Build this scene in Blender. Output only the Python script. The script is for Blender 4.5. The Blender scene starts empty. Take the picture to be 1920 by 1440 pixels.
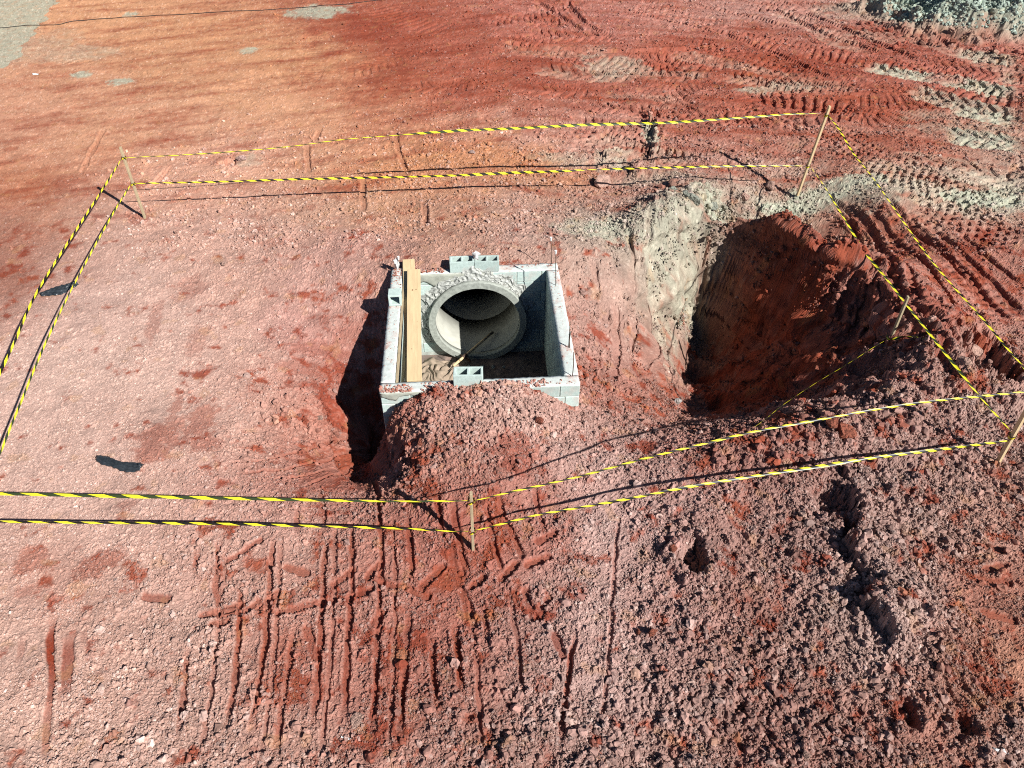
import bpy, bmesh, math, random
import numpy as np
from mathutils import Vector, Matrix
R = math.radians
C = bpy.context.scene.collection
sc = bpy.context.scene

# ------------------------------------------------------------------ camera, sky, sun, exposure
CAM_H, PITCH, FPX = 7.2, R(42), 1445.0
SUN_AZ, SUN_EL = R(138.8), R(37.4)          # direction the shadows run, and sun height
cd = bpy.data.cameras.new('camera'); cam = bpy.data.objects.new('camera', cd); C.objects.link(cam)
cam.location = (0, 0, CAM_H); cam.rotation_euler = (R(90) - PITCH, 0, 0)
cd.sensor_width = 36; cd.lens = FPX / 1920 * 36; cd.clip_start = 0.1; cd.clip_end = 2000
sc.camera = cam
w = bpy.data.worlds.new('World'); sc.world = w; w.use_nodes = True
nt = w.node_tree; sky = nt.nodes.new('ShaderNodeTexSky'); sky.sky_type = 'NISHITA'; sky.sun_disc = False
sky.sun_elevation = SUN_EL; sky.sun_rotation = R(131.5); sky.air_density = 0.5; sky.dust_density = 0.1
nt.links.new(sky.outputs[0], nt.nodes['Background'].inputs[0]); nt.nodes['Background'].inputs[1].default_value = 0.05
sl = bpy.data.lights.new('sun', 'SUN'); sl.energy = 5.0; sl.angle = R(0.5); sl.color = (1.0, 0.975, 0.93)
so = bpy.data.objects.new('sun', sl); C.objects.link(so)
ldir = Vector((math.cos(SUN_AZ) * math.cos(SUN_EL), math.sin(SUN_AZ) * math.cos(SUN_EL), -math.sin(SUN_EL)))
so.rotation_euler = ldir.to_track_quat('-Z', 'Y').to_euler(); so.location = (8, -8, 12)
sc.view_settings.view_transform = 'Standard'; sc.view_settings.look = 'None'
sc.view_settings.exposure = 0.60; sc.view_settings.gamma = 1; sc.view_settings.use_curve_mapping = False

sc.cycles.use_denoising = False; sc.cycles.pixel_filter_type = 'BLACKMAN_HARRIS'; sc.cycles.filter_width = 1.1; sc.cycles.diffuse_bounces = 1

# ------------------------------------------------------------------ helpers
def ray(u, v):
    a, b = (u - 960) / FPX, -(v - 720) / FPX
    return np.array([a, math.cos(PITCH) + b * math.sin(PITCH), -math.sin(PITCH) + b * math.cos(PITCH)])
def G(u, v, z=0.0):
    d = ray(u, v); t = (z - CAM_H) / d[2]; return np.array([d[0] * t, d[1] * t, z])
def plane_hit(u, v, a, b):
    """point of the sight line (u, v) on the upright plane through a and b"""
    d = ray(u, v); n = np.array([-(b[1] - a[1]), b[0] - a[0], 0.0]); o = np.array([0, 0, CAM_H])
    t = np.dot(n, np.array([a[0], a[1], 0]) - o) / np.dot(n, d); return o + d * t
def tag(o, label=None, cat=None, group=None, kind=None):
    if label: o['label'] = label
    if cat: o['category'] = cat
    if group: o['group'] = group
    if kind: o['kind'] = kind
    return o
def link_mesh(name, me, mat=None, parent=None):
    o = bpy.data.objects.new(name, me); C.objects.link(o)
    if mat is not None and len(me.materials) == 0: me.materials.append(mat)
    if parent is not None: o.parent = parent
    return o
def obj(name, bm, mat, parent=None, smooth=False):
    me = bpy.data.meshes.new(name); bm.to_mesh(me); bm.free()
    if smooth:
        for p in me.polygons: p.use_smooth = True
    return link_mesh(name, me, mat, parent)
def empty(name, loc=(0, 0, 0), rz=0.0):
    o = bpy.data.objects.new(name, None); C.objects.link(o); o.location = loc; o.rotation_euler = (0, 0, rz)
    o.empty_display_size = 0.2; return o
rng = np.random.default_rng(11)
random.seed(5)

# ------------------------------------------------------------------ numpy noise
_P = rng.permutation(512).astype(np.int32)
_P = np.concatenate([_P, _P])
_ga = rng.random(512) * 2 * np.pi
_GX, _GY = np.cos(_ga).astype(np.float32), np.sin(_ga).astype(np.float32)
_HV = rng.random((4, 512)).astype(np.float32)
def _h(ix, iy): return _P[(_P[ix & 511] + (iy & 511)) & 511]
def noise(x, y):
    ix = np.floor(x).astype(np.int32); iy = np.floor(y).astype(np.int32)
    fx = (x - ix).astype(np.float32); fy = (y - iy).astype(np.float32)
    u = fx * fx * fx * (fx * (fx * 6 - 15) + 10); v = fy * fy * fy * (fy * (fy * 6 - 15) + 10)
    def g(i, j):
        h = _h(ix + i, iy + j); return _GX[h] * (fx - i) + _GY[h] * (fy - j)
    a = g(0, 0); b = g(1, 0); c = g(0, 1); d = g(1, 1)
    return (a + u * (b - a) + v * ((c + u * (d - c)) - (a + u * (b - a)))) * 1.45
def fbm(x, y, n=4, gain=0.5, lac=2.03):
    s = 0; a = 1; t = 0
    for i in range(n):
        s = s + a * noise(x + 17.3 * i, y - 9.1 * i); t += a; a *= gain; x = x * lac; y = y * lac
    return s / t * 1.4
def worley(x, y):
    """nearest cell: distance F1, F2, and three hashes of the cell"""
    ix = np.floor(x).astype(np.int32); iy = np.floor(y).astype(np.int32)
    f1 = np.full(x.shape, 9.0, np.float32); f2 = f1.copy(); hid = np.zeros(x.shape, np.int32)
    for i in (-1, 0, 1):
        for j in (-1, 0, 1):
            h = _h(ix + i, iy + j)
            d = np.hypot(ix + i + 0.15 + 0.7 * _HV[0][h] - x, iy + j + 0.15 + 0.7 * _HV[1][h] - y).astype(np.float32)
            m = d < f1
            f2 = np.where(m, f1, np.minimum(f2, d)); hid = np.where(m, h, hid); f1 = np.where(m, d, f1)
    return f1, f2, _HV[2][hid], _HV[3][hid]
def sst(a, b, x):
    t = np.clip((x - a) / (b - a), 0, 1); return t * t * (3 - 2 * t)
def srgb(c):
    c = np.asarray(c, float) / 255; return np.where(c <= 0.04045, c / 12.92, ((c + 0.055) / 1.055) ** 2.4)

# ------------------------------------------------------------------ the masonry chamber's plan (shared by ground and walls)
ZT = 0.30
TH = R(3.5); CW, CL, WT = 2.665, 2.95, 0.19       # outer width, outer length, wall thickness
FL = G(712, 736, ZT)[:2]
ca, sa = math.cos(TH), math.sin(TH)
def loc_ab(x, y):
    dx, dy = x - FL[0], y - FL[1]; return dx * ca + dy * sa, -dx * sa + dy * ca
def ab(a, b, z=0.0): return Vector((FL[0] + a * ca - b * sa, FL[1] + a * sa + b * ca, z))
FLOOR_Z = -1.42

# ------------------------------------------------------------------ ground: broad shape from surveyed spot heights (thin plate spline)
spots = [
 # far and wide flat
 (0,300,0),(300,250,0),(600,300,0),(900,280,0),(1200,250,0),(1500,250,0),(1850,280,0),(0,420,0),(1850,420,0),
 (0,560,0),(0,750,0),(0,950,0),(0,1200,0),(0,1430,0),(300,1100,0),(300,1430,0),(600,1100,0),(600,1430,0),(887,1028,0),
 (900,1200,0),(900,1430,0),(1200,1100,0),(1200,1400,0),(1500,1400,0),(1900,1400,.05),(1900,1100,.1),(1750,1150,.14),(1450,1100,0),
 (720,1020,0),(1300,960,.03),
 # left bench and slope to the chamber
 (200,600,0),(200,800,.0),(350,500,0),(300,900,.02),(400,700,-.10),(410,850,-.03),(450,430,.02),(500,600,-.12),(500,500,.0),(600,480,.10),(680,470,.18),
 (730,492,.23),(722,560,.02),(715,640,-.30),(640,620,-.25),(600,560,-.08),(560,700,-.28),(622,745,-.52),(690,760,-.80),(640,840,-.75),
 (700,870,-1.12),(724,860,-1.2),(680,900,-.85),(560,820,-.42),(480,880,-.12),(600,900,-.32),(660,930,-.25),(420,940,0),(560,960,-.03),(730,950,-.05),
 # behind
 (800,495,.34),(850,480,.30),(950,478,.28),(1030,470,.26),(900,430,.22),(900,385,.08),(760,440,.12),(1060,430,.08),(1100,390,.0),
 # mound in front of the chamber
 (735,775,.0),(770,768,.22),(800,742,.34),(850,733,.34),(900,730,.36),(960,733,.35),(1005,748,.26),(1050,772,.05),(1085,790,-.10),(765,830,.05),(735,870,-.35),
 (850,790,.33),(900,800,.36),(960,800,.30),(850,870,.28),(940,900,.24),(780,900,.12),(1040,840,.16),(890,965,.12),(1010,930,.12),(820,965,.08),(1090,850,.06),
 # right of the chamber down to the hole
 (1075,500,.12),(1100,560,-.25),(1085,640,-.35),(1100,700,-.45),(1130,760,-.40),(1150,830,-.10),(1200,880,0),(1120,900,0),
 (1150,500,-.05),(1160,440,.05),(1200,380,.02),(1270,350,.05),(1330,370,.0),(1180,600,-.70),(1200,680,-1.1),(1235,640,-1.5),(1210,750,-.85),(1255,790,-.65),(1150,700,-.7),
 (1250,500,-.5),(1290,440,-.2),(1250,570,-1.1),(1330,430,-.25),(1385,405,.0),(1330,470,-.6),
 # the hole: lit slope, valley line, shaded slope
 (1402,440,-.70),(1360,490,-1.15),(1312,560,-1.65),(1290,640,-2.2),(1282,715,-2.35),(1310,765,-2.05),(1265,700,-2.0),
 (1340,640,-2.25),(1350,700,-2.2),(1360,560,-1.5),(1400,600,-1.55),(1400,700,-1.8),(1450,500,-1.0),(1450,600,-1.22),(1500,600,-.88),(1450,700,-1.32),(1550,700,-.62),(1520,530,-.80),(1560,500,-.35),(1600,560,-.28),(1600,620,-.40),(1650,650,-.2),(1460,760,-1.2),(1400,745,-1.75),(1550,640,-.70),(1620,700,-.45),
 # rim on the right and the near rim
 (1432,408,.08),(1470,402,.36),(1520,428,.38),(1570,445,.42),(1625,468,.36),(1672,545,.26),(1700,610,.22),(1690,710,.20),(1700,760,.24),(1480,450,-.35),(1600,800,.30),(1500,808,.26),(1400,822,.18),(1315,812,-.1),
 (1250,850,.0),(1380,880,.08),(1600,880,.12),(1780,560,.03),(1850,650,.05),(1800,800,.08),(1870,865,.08),(1650,380,.0),(1600,1000,.05),(1500,950,.04),
]
SP = np.array([G(u, v, z) for u, v, z in spots])
ring = [(x, y, 0) for x in (-10, 10) for y in (2, 6, 10, 14, 18)] + [(x, y, 0) for x in (-6, -2, 2, 6) for y in (0.5, 18)]
SP = np.vstack([SP, np.array(ring, float)])
def _U(r2): return 0.5 * r2 * np.log(r2 + 1e-9)
_d = SP[:, None, :2] - SP[None, :, :2]; _K = _U((_d ** 2).sum(-1)) + 0.004 * np.eye(len(SP))
_Pm = np.hstack([np.ones((len(SP), 1)), SP[:, :2]])
_A = np.block([[_K, _Pm], [_Pm.T, np.zeros((3, 3))]])
_w = np.linalg.solve(_A, np.concatenate([SP[:, 2], np.zeros(3)]))
TX = np.linspace(-10, 10, 401); TY = np.linspace(0.5, 18, 351)
_gx, _gy = np.meshgrid(TX, TY); _acc = _w[-3] + _w[-2] * _gx + _w[-1] * _gy
for k in range(len(SP)): _acc = _acc + _w[k] * _U((_gx - SP[k, 0]) ** 2 + (_gy - SP[k, 1]) ** 2)
_win = sst(10, 8, np.abs(_gx)) * sst(18, 15, _gy) * sst(0.5, 2, _gy)
TZ = (np.clip(_acc, -2.6, 0.5) * _win).astype(np.float32)
def bil(T, X0, X1, Y0, Y1, x, y):
    ny, nx = T.shape[:2]
    fx = np.clip((x - X0) / (X1 - X0) * (nx - 1), 0, nx - 1.001); fy = np.clip((y - Y0) / (Y1 - Y0) * (ny - 1), 0, ny - 1.001)
    ix = fx.astype(np.int32); iy = fy.astype(np.int32); fx = (fx - ix).astype(np.float32); fy = (fy - iy).astype(np.float32)
    if T.ndim == 3: fx = fx[:, None]; fy = fy[:, None]
    return (T[iy, ix] * (1 - fx) * (1 - fy) + T[iy, ix + 1] * fx * (1 - fy) + T[iy + 1, ix] * (1 - fx) * fy + T[iy + 1, ix + 1] * fx * fy)
def base_h(x, y):
    z = bil(TZ, -10, 10, 0.5, 18, x, y)
    ins = (np.abs(x) < 9.99) & (y < 17.99) & (y > 0.51)
    return np.where(ins, z, 0)

_ts = np.linspace(6.5, 45, 1500)
def Gs(u, v):
    """where the sight line meets the broad ground surface"""
    d = ray(u, v); zr = CAM_H + d[2] * _ts; k = np.nonzero(zr < base_h(d[0] * _ts, d[1] * _ts))[0]
    if len(k) == 0: return G(u, v)
    t = _ts[k[0]] - .012; return np.array([d[0] * t, d[1] * t, CAM_H + d[2] * t])
# ------------------------------------------------------------------ ground: soil kinds (dry colour of the soil, crumbliness, share of fresh red clay, gullies)
PK = (214,160,142); 
soils = [ # u, v, colour as it looks in sun, crumbliness, fresh-red share, streak
 (150,20,(222,158,115),.05,.10),(350,60,(214,150,108),.08,.15),(520,100,(214,152,110),.08,.15),(300,140,(206,146,108),.10,.25),(150,170,(212,150,118),.06,.2),
 (60,230,(210,148,120),.08,.2),(200,260,(212,150,116),.08,.2),(60,350,(196,126,92),.08,.35),(60,440,(176,100,72),.10,.55),(30,520,(160,88,64),.10,.7),
 (140,400,(196,130,100),.08,.3),(330,220,(216,156,124),.08,.15),(450,180,(216,154,116),.08,.12),(600,120,(210,146,104),.08,.2),(580,200,(216,156,120),.10,.1),
 (450,300,(216,160,138),.22,.15),(600,300,(208,150,118),.2,.2),(700,60,(160,70,52),.15,.7),(740,130,(165,80,58),.15,.65),(680,180,(196,120,88),.12,.4),
 (740,230,(200,134,104),.2,.3),(830,290,(200,130,82),.45,.1),(720,330,(204,134,88),.35,.1),(960,300,(196,124,66),.6,.0),(1060,330,(196,122,64),.6,.0),
 (900,240,(200,144,124),.3,.25),(1020,250,(204,150,136),.2,.1),(700,400,(206,136,88),.3,.12),(850,400,(200,132,96),.35,.15),(600,400,(206,146,116),.3,.15),
 (820,60,(172,92,74),.3,.5),(900,120,(178,98,80),.35,.5),(1000,40,(188,118,106),.4,.35),(1120,40,(188,120,110),.4,.35),(1250,30,(190,130,118),.4,.3),
 (1400,20,(186,136,126),.4,.2),(1550,40,(184,132,122),.5,.3),(860,180,(170,84,66),.3,.6),(1000,110,(180,98,80),.35,.5),(1120,120,(180,118,104),.35,.45),
 (1080,170,(166,82,64),.3,.65),(1250,110,(174,94,76),.4,.55),(1380,90,(178,98,80),.4,.55),(1500,130,(166,84,66),.45,.65),(1650,90,(178,104,90),.5,.5),
 (1800,130,(182,112,100),.55,.45),(1900,170,(180,112,100),.55,.45),(1650,200,(170,88,68),.35,.6),(1850,230,(178,130,112),.45,.4),(1400,200,(172,92,74),.45,.55),
 (1250,190,(176,110,96),.4,.5),(1120,210,(184,128,116),.4,.35),(1700,280,(176,104,86),.45,.5),(1880,310,(188,150,136),.5,.3),(1420,270,(186,124,110),.5,.4),
 (1300,260,(178,112,98),.5,.4),(1100,290,(192,148,140),.35,.2),(1350,320,(180,128,118),.6,.3),(1450,320,(184,126,114),.6,.3),(1600,330,(180,110,92),.4,.45),
 (1600,362,(196,178,162),.25,.05),(1720,350,(192,172,156),.35,.1),(1850,370,(190,188,172),.35,.05),
 (1220,340,(184,140,130),.5,.25),(1130,380,(180,134,124),.5,.25),(1000,380,(196,140,122),.35,.2),(1000,430,(194,138,126),.4,.2),(1120,430,(176,164,150),.4,.05),
 (1200,420,(172,142,130),.5,.1),(1280,370,(160,140,128),.9,.1),(1330,380,(150,158,146),1.,.0),(1400,370,(170,158,146),.9,.05),(1250,460,(166,168,154),.6,.0),(1320,440,(160,166,152),.6,.0),
 (1460,400,(178,186,170),.6,.0),(1240,540,(170,150,138),.6,.05),(1150,540,(190,140,126),.55,.1),(1200,620,(186,134,120),.6,.15),(1120,640,(190,130,118),.7,.25),
 (1150,720,(178,106,90),.9,.4),(1240,720,(170,96,80),.7,.45),(1300,520,(172,140,126),.6,.1),
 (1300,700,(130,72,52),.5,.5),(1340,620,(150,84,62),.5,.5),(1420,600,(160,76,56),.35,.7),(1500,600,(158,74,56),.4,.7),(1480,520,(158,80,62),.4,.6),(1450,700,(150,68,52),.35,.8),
 (1560,700,(168,90,74),.6,.5),(1600,580,(176,112,98),.8,.35),(1560,480,(172,104,90),.9,.3),(1650,520,(176,120,108),.9,.25),(1700,640,(186,134,124),.9,.2),(1640,760,(184,130,120),1.,.25),
 (1600,400,(176,84,62),.25,.7),(1700,470,(180,92,72),.25,.6),(1760,560,(180,98,80),.4,.5),(1820,460,(176,100,84),.45,.5),(1880,560,(180,108,92),.45,.45),(1850,660,(184,126,112),.7,.3),
 (1850,760,(186,140,130),.9,.2),(1750,800,(184,130,120),1.,.25),(1500,830,(170,108,96),1.,.35),(1350,850,(176,110,98),.8,.4),(1650,880,(182,134,126),.9,.2),
 (300,360,(214,156,134),.25,.1),(200,430,(212,156,138),.22,.1),(150,560,(216,164,150),.15,.05),(250,520,(216,162,146),.2,.08),(350,440,(210,148,128),.35,.2),(420,520,(208,146,126),.4,.2),
 (500,450,(206,146,128),.4,.15),(600,520,(200,138,126),.4,.18),(650,450,(200,134,122),.4,.2),(550,620,(196,136,128),.4,.3),(620,660,(188,120,108),.3,.45),(450,640,(208,150,132),.35,.15),
 (330,620,(216,162,146),.22,.12),(200,680,(220,168,152),.18,.04),(100,700,(220,168,152),.15,.04),(60,820,(218,164,148),.18,.05),(150,860,(216,162,146),.2,.06),(300,740,(216,164,148),.15,.15),
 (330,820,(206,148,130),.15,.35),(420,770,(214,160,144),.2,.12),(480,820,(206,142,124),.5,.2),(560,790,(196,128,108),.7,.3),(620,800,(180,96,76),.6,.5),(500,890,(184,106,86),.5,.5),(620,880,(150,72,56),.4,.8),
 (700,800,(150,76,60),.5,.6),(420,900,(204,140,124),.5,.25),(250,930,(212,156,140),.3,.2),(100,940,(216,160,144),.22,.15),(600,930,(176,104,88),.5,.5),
 (800,770,(204,136,118),1.,.22),(850,830,(200,128,110),1.,.25),(930,770,(220,164,150),.9,.08),(1000,800,(212,152,138),1.,.12),(760,880,(190,124,106),1.,.3),(900,880,(176,96,78),.9,.45),
 (1060,830,(198,142,132),.8,.15),(1110,880,(202,150,142),.5,.08),(1000,910,(180,106,90),.8,.45),(800,960,(172,88,70),.5,.55),(900,1000,(168,82,64),.4,.65),(1000,1000,(176,98,80),.5,.5),
 (700,1000,(182,112,96),.45,.45),(550,1020,(202,142,126),.45,.25),(400,1000,(206,146,130),.5,.25),(200,1020,(212,156,140),.35,.2),(60,1020,(212,156,140),.3,.2),(120,1060,(190,124,104),.3,.45),
 (60,1200,(208,152,134),.35,.15),(200,1150,(204,146,128),.45,.25),(180,1300,(208,150,132),.4,.15),(60,1400,(210,154,136),.5,.12),(320,1180,(206,150,134),.6,.2),(300,1380,(204,148,132),.65,.15),
 (450,1100,(196,134,118),.5,.35),(420,1280,(200,142,126),.6,.25),(560,1240,(184,110,92),.4,.5),(680,1300,(182,112,96),.45,.5),(640,1120,(184,116,100),.45,.4),(800,1150,(172,92,74),.5,.5),
 (780,1300,(172,92,74),.5,.5),(560,1400,(194,134,118),.6,.3),(800,1420,(184,124,110),.6,.35),(900,1120,(176,98,82),.5,.5),(900,1300,(176,112,98),.8,.35),(960,1400,(176,120,108),.95,.25),
 (1030,1100,(188,130,120),.6,.3),(1130,1000,(204,156,150),.45,.08),(1130,1150,(204,156,150),.5,.08),(1120,1290,(202,152,146),.55,.1),(1060,1240,(186,130,120),.7,.3),
 (1250,960,(188,134,128),.7,.25),(1250,1150,(184,126,118),.8,.3),(1400,1000,(180,122,112),.9,.3),(1400,1150,(168,106,92),.9,.4),(1300,1300,(180,128,118),1.,.2),(1500,1300,(174,118,106),1.,.25),
 (1450,1400,(172,110,98),1.,.35),(1150,1400,(182,130,120),1.,.2),(1600,1150,(180,134,124),1.,.15),(1680,1200,(204,164,158),.7,.05),(1650,1050,(190,142,134),.9,.2),(1550,960,(176,124,116),1.,.25),
 (1750,980,(186,136,124),.9,.25),(1880,980,(184,124,106),.6,.35),(1850,1120,(172,98,76),.4,.55),(1760,1200,(178,120,104),.9,.3),(1800,1280,(168,96,70),.6,.5),(1900,1270,(190,120,86),.3,.4),
 (1720,1330,(176,108,90),.6,.45),(1850,1350,(176,112,92),.6,.4),(1650,1400,(168,108,96),1.,.35),(1880,1420,(176,128,118),.8,.25),
]
def mapc(x, y): return x / (y + 4) * 12, np.log(y + 4) * 12
soils = [(u, v, c, ro, (re * .5 if (u < 520 and v > 430 and v < 1000) else re * .72 if v > 850 else re)) for u, v, c, ro, re in soils]
_sp = np.array([Gs(s[0], s[1])[:2] for s in soils]); _sX, _sY = mapc(_sp[:, 0], _sp[:, 1])
_sv = np.array([list(srgb(s[2])) + [s[3], s[4]] for s in soils])
_l = _sv[:, :3].mean(1, keepdims=True); _chr = _sv[:, :3] / _l
_dusty = (1 - .9 * np.clip(1.25 - (_chr[:, :1] - 1) * 3, 0, 1)) * np.clip(1.2 - 1.3 * _sv[:, 4:5], 0, 1) * np.where(_sp[:, 1:2] > 13.2, .35, 1.0)      # dry dust is greyer than clay
_sv[:, :3] = _l * (1 + (_chr - 1) * (1 - .36 * _dusty)) * (1.06 - .22 * np.clip(_sv[:, 3:4] - .35, 0, 1))
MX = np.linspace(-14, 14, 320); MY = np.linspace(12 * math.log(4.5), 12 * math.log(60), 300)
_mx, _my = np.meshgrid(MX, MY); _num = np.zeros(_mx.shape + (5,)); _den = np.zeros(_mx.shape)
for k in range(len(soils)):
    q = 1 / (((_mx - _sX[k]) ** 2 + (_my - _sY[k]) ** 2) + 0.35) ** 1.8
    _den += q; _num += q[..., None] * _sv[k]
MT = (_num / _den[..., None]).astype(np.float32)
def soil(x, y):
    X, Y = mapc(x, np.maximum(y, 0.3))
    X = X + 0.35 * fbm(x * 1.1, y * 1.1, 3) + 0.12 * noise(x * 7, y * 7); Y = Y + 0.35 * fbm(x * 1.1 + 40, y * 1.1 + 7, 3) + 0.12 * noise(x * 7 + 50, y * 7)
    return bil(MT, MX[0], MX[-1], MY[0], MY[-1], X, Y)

# ------------------------------------------------------------------ marks in the ground: polylines with distance tests
def near(x, y, pts, w):
    """indices of points within w of the polyline, signed offset (left +), arc length"""
    pts = np.asarray(pts, float)[:, :2]
    m = (x > pts[:, 0].min() - w) & (x < pts[:, 0].max() + w) & (y > pts[:, 1].min() - w) & (y < pts[:, 1].max() + w)
    idx = np.nonzero(m)[0]
    if len(idx) == 0: return idx, None, None
    px, py = x[idx], y[idx]; best = np.full(len(idx), 1e9); sd = np.zeros(len(idx)); ss = np.zeros(len(idx)); L = 0
    for a, b in zip(pts[:-1], pts[1:]):
        d = b - a; l = math.hypot(*d); t = np.clip(((px - a[0]) * d[0] + (py - a[1]) * d[1]) / l ** 2, 0, 1)
        ex = px - a[0] - t * d[0]; ey = py - a[1] - t * d[1]; dd = np.hypot(ex, ey); cr = d[0] * (py - a[1]) - d[1] * (px - a[0])
        k = dd < best; best = np.where(k, dd, best); sd = np.where(k, np.sign(cr) * dd, sd); ss = np.where(k, L + t * l, ss); L += l
    k = best < w
    return idx[k], sd[k], ss[k]
def GP(l, z=0.0): return [Gs(u, v)[:2] for u, v in l]
def smooth_line(p, n=4):
    p = np.asarray(p, float); out = []
    for i in range(len(p) - 1):
        a = p[max(i - 1, 0)]; b = p[i]; c = p[i + 1]; d = p[min(i + 2, len(p) - 1)]
        for k in range(n):
            t = k / n; out.append(0.5 * ((2 * b) + (-a + c) * t + (2 * a - 5 * b + 4 * c - d) * t * t + (-a + 3 * b - 3 * c + d) * t ** 3))
    out.append(p[-1]); return np.array(out)
# bucket teeth grooves: (pixels, half width, depth)
grooves = []
for l in ([(455,1080),(447,1180),(440,1290),(420,1385)], [(512,1000),(505,1100),(495,1220),(470,1390)], [(552,1170),(545,1240),(530,1330),(512,1430)],
          [(412,1000),(405,1080),(410,1170)], [(612,1005),(606,1110),(598,1230),(583,1375)], [(660,975),(660,1090),(652,1220),(643,1360)],
          [(708,900),(716,1020),(712,1120),(706,1250),(697,1400)], [(765,1130),(763,1220),(755,1310),(748,1400)], [(762,960),(770,1040),(768,1110)],
          [(806,1180),(815,1270),(830,1360)], [(846,930),(862,1020),(880,1100)], [(818,905),(825,975),(842,1045)], [(906,925),(918,985),(932,1040),(950,1090)],
          [(930,880),(940,950),(965,1010),(985,1070)], [(1000,900),(1010,960),(1030,1030)], [(600,920),(612,1000)], [(560,950),(556,1010)],
          [(850,1150),(860,1240),(868,1320)], [(905,1130),(915,1220)], [(370,1020),(366,1090)], [(1080,1180),(1062,1290),(1050,1420)], [(350,1200),(345,1290),(330,1400)]):
    grooves.append((GP(l), 0.030, 0.034, .9))
for l in ([(527,1000),(522,1120),(512,1260),(488,1440)], [(628,980),(626,1110),(618,1250),(600,1440)], 
          [(736,960),(742,1080),(738,1230),(728,1440)], [(425,1010),(415,1130),(400,1270),(372,1440)], [(880,1100),(895,1250),(905,1440)], [(950,1090),(970,1200),(985,1330)], [(1160,960),(1150,1100),(1140,1250),(1120,1400)]):
    grooves.append((GP(l), .022, .020, .45))
grooves += [(GP([(100,1145),(95,1200),(97,1290),(88,1350),(85,1440)]), .035, .025, 1.0), (GP([(133,1175),(128,1230),(120,1330)]), .06, .015, .9), (GP([(160,1170),(158,1230)]), .03, .012, .8),
            (GP([(50,1180),(30,1260)]), .03, .01, .6)]
for l in ([(1545,365),(1600,430),(1690,530),(1740,600)], [(1580,380),(1650,460),(1730,560)], [(1630,390),(1720,480),(1800,580)], [(1660,370),(1760,470),(1850,570)], [(1700,400),(1800,500),(1900,610)],
          [(1740,420),(1830,500),(1920,590)], [(1640,500),(1700,580),(1790,680)], [(1700,560),(1790,640),(1860,710)], [(1790,430),(1920,540)]):
    grooves.append((GP(l), .06, .06, .75))
for l in ([(1560,8),(1650,45),(1760,90)], [(1500,20),(1620,70),(1720,115)], [(1440,10),(1540,60),(1650,100)], [(1600,10),(1700,50),(1790,85)], [(1060,0),(1090,40),(1150,70)], [(1000,0),(1050,30),(1090,62)], [(1300,10),(1400,30),(1500,60)],
          [(1180,20),(1300,50),(1420,70),(1560,95)], [(940,78),(1060,92),(1200,96),(1330,92)], [(1340,60),(1440,95),(1560,150)],[(1400,150),(1500,170),(1640,180)]):
    grooves.append((GP(l), .10, .07, .4))
for l in ([(420,870),(500,862),(600,835),(680,805)], [(440,890),(540,880),(640,850),(700,830)], [(500,900),(600,893),(690,868)], [(560,915),(640,905),(710,885)]):
    grooves.append((GP(l, -.3), .022, .03, .6))
for l in ([(740,240),(748,285),(768,330)], [(575,270),(580,330)], [(600,240),(590,270)], [(680,330),(682,400)], [(795,370),(800,430)], [(150,330),(195,240)], [(270,360),(320,310)], [(282,352),(330,306)]):
    grooves.append((GP(l), .05, .03, .3))
for l in ([(1170,420),(1185,480),(1180,560)], [(1210,500),(1215,600),(1210,700)], [(1240,500),(1245,600)], [(1190,560),(1188,680)], [(1150,560),(1155,660),(1150,720)], [(1270,400),(1262,470),(1268,540)], [(1300,430),(1280,500),(1250,580)],
          [(1330,450),(1300,520),(1275,560)], [(1225,380),(1215,430),(1220,480)], [(1110,480),(1118,560)]):
    grooves.append((GP(l), .05, .05, .15))
for l in ([(1590,480),(1560,540),(1525,600)], [(1620,490),(1585,560),(1550,620)], [(1645,505),(1610,580),(1575,640)], [(1660,540),(1630,600),(1600,650)], [(1560,470),(1530,520),(1500,570)]):
    grooves.append((GP(l), .07, .13, .3))
# imprints of the track pads: short slugs
slugs = []
for a, b in (((380,1152),(440,1150)), ((395,1172),(425,1165)), ((402,1146),(455,1132)), ((462,1146),(485,1130)), ((488,1142),(518,1112)), ((522,1148),(596,1130)), ((602,1128),(630,1126)), ((655,1122),(695,1108)), 
             ((272,1118),(315,1122)), ((430,1050),(487,1012)), ((535,1060),(575,1075)), ((625,1095),(662,1070)), ((690,1085),(712,1058)), ((715,1095),(755,1100)), ((790,1100),(830,1062)), ((762,1105),(800,1118)),
             ((885,1100),(905,1085)), ((940,1090),(965,1060)), ((870,1110),(880,1150)), ((720,1150),(700,1170)), ((575,1180),(590,1230)), 
             ((990,1060),(1030,1045)), ((1010,1160),(1030,1120)), ((1040,1190),(1055,1230)), ((850,1040),(862,1075)), ((1010,1015),(1040,1000)), ((985,1110),(1000,1160)), 
             ((1830,1020),(1880,1030)), ((1850,1070),(1880,1060)), ((1840,1085),(1890,1095)), ((1845,1150),(1900,1165))):
    slugs.append((GP([a, b]), .045, .022))
# scarps: the side on the right of the walking direction is higher
scarps = [(GP([(1565,870),(1590,950),(1592,1020),(1612,1090),(1640,1150),(1652,1235)]), .24, .75), (GP([(1180,330),(1212,300),(1222,262),(1212,222)])[::-1], .22, .4),
          (GP([(1112,318),(1135,288),(1155,275)])[::-1], .14, .3), (GP([(1285,1020),(1310,1045),(1330,1070)])[::1], .06, .3),
          (GP([(1240,1400),(1235,1330),(1215,1250)])[::-1], .07, .3), (GP([(1730,1200),(1760,1260),(1790,1300)]), .06, .3),
          (GP([(1010,250),(1040,270)]), .04, .3), (GP([(1490,300),(1560,360),(1500,380)]), .0, .3), (GP([(1440,1330),(1500,1345),(1540,1330)])[::-1], .06, .3)]
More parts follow.
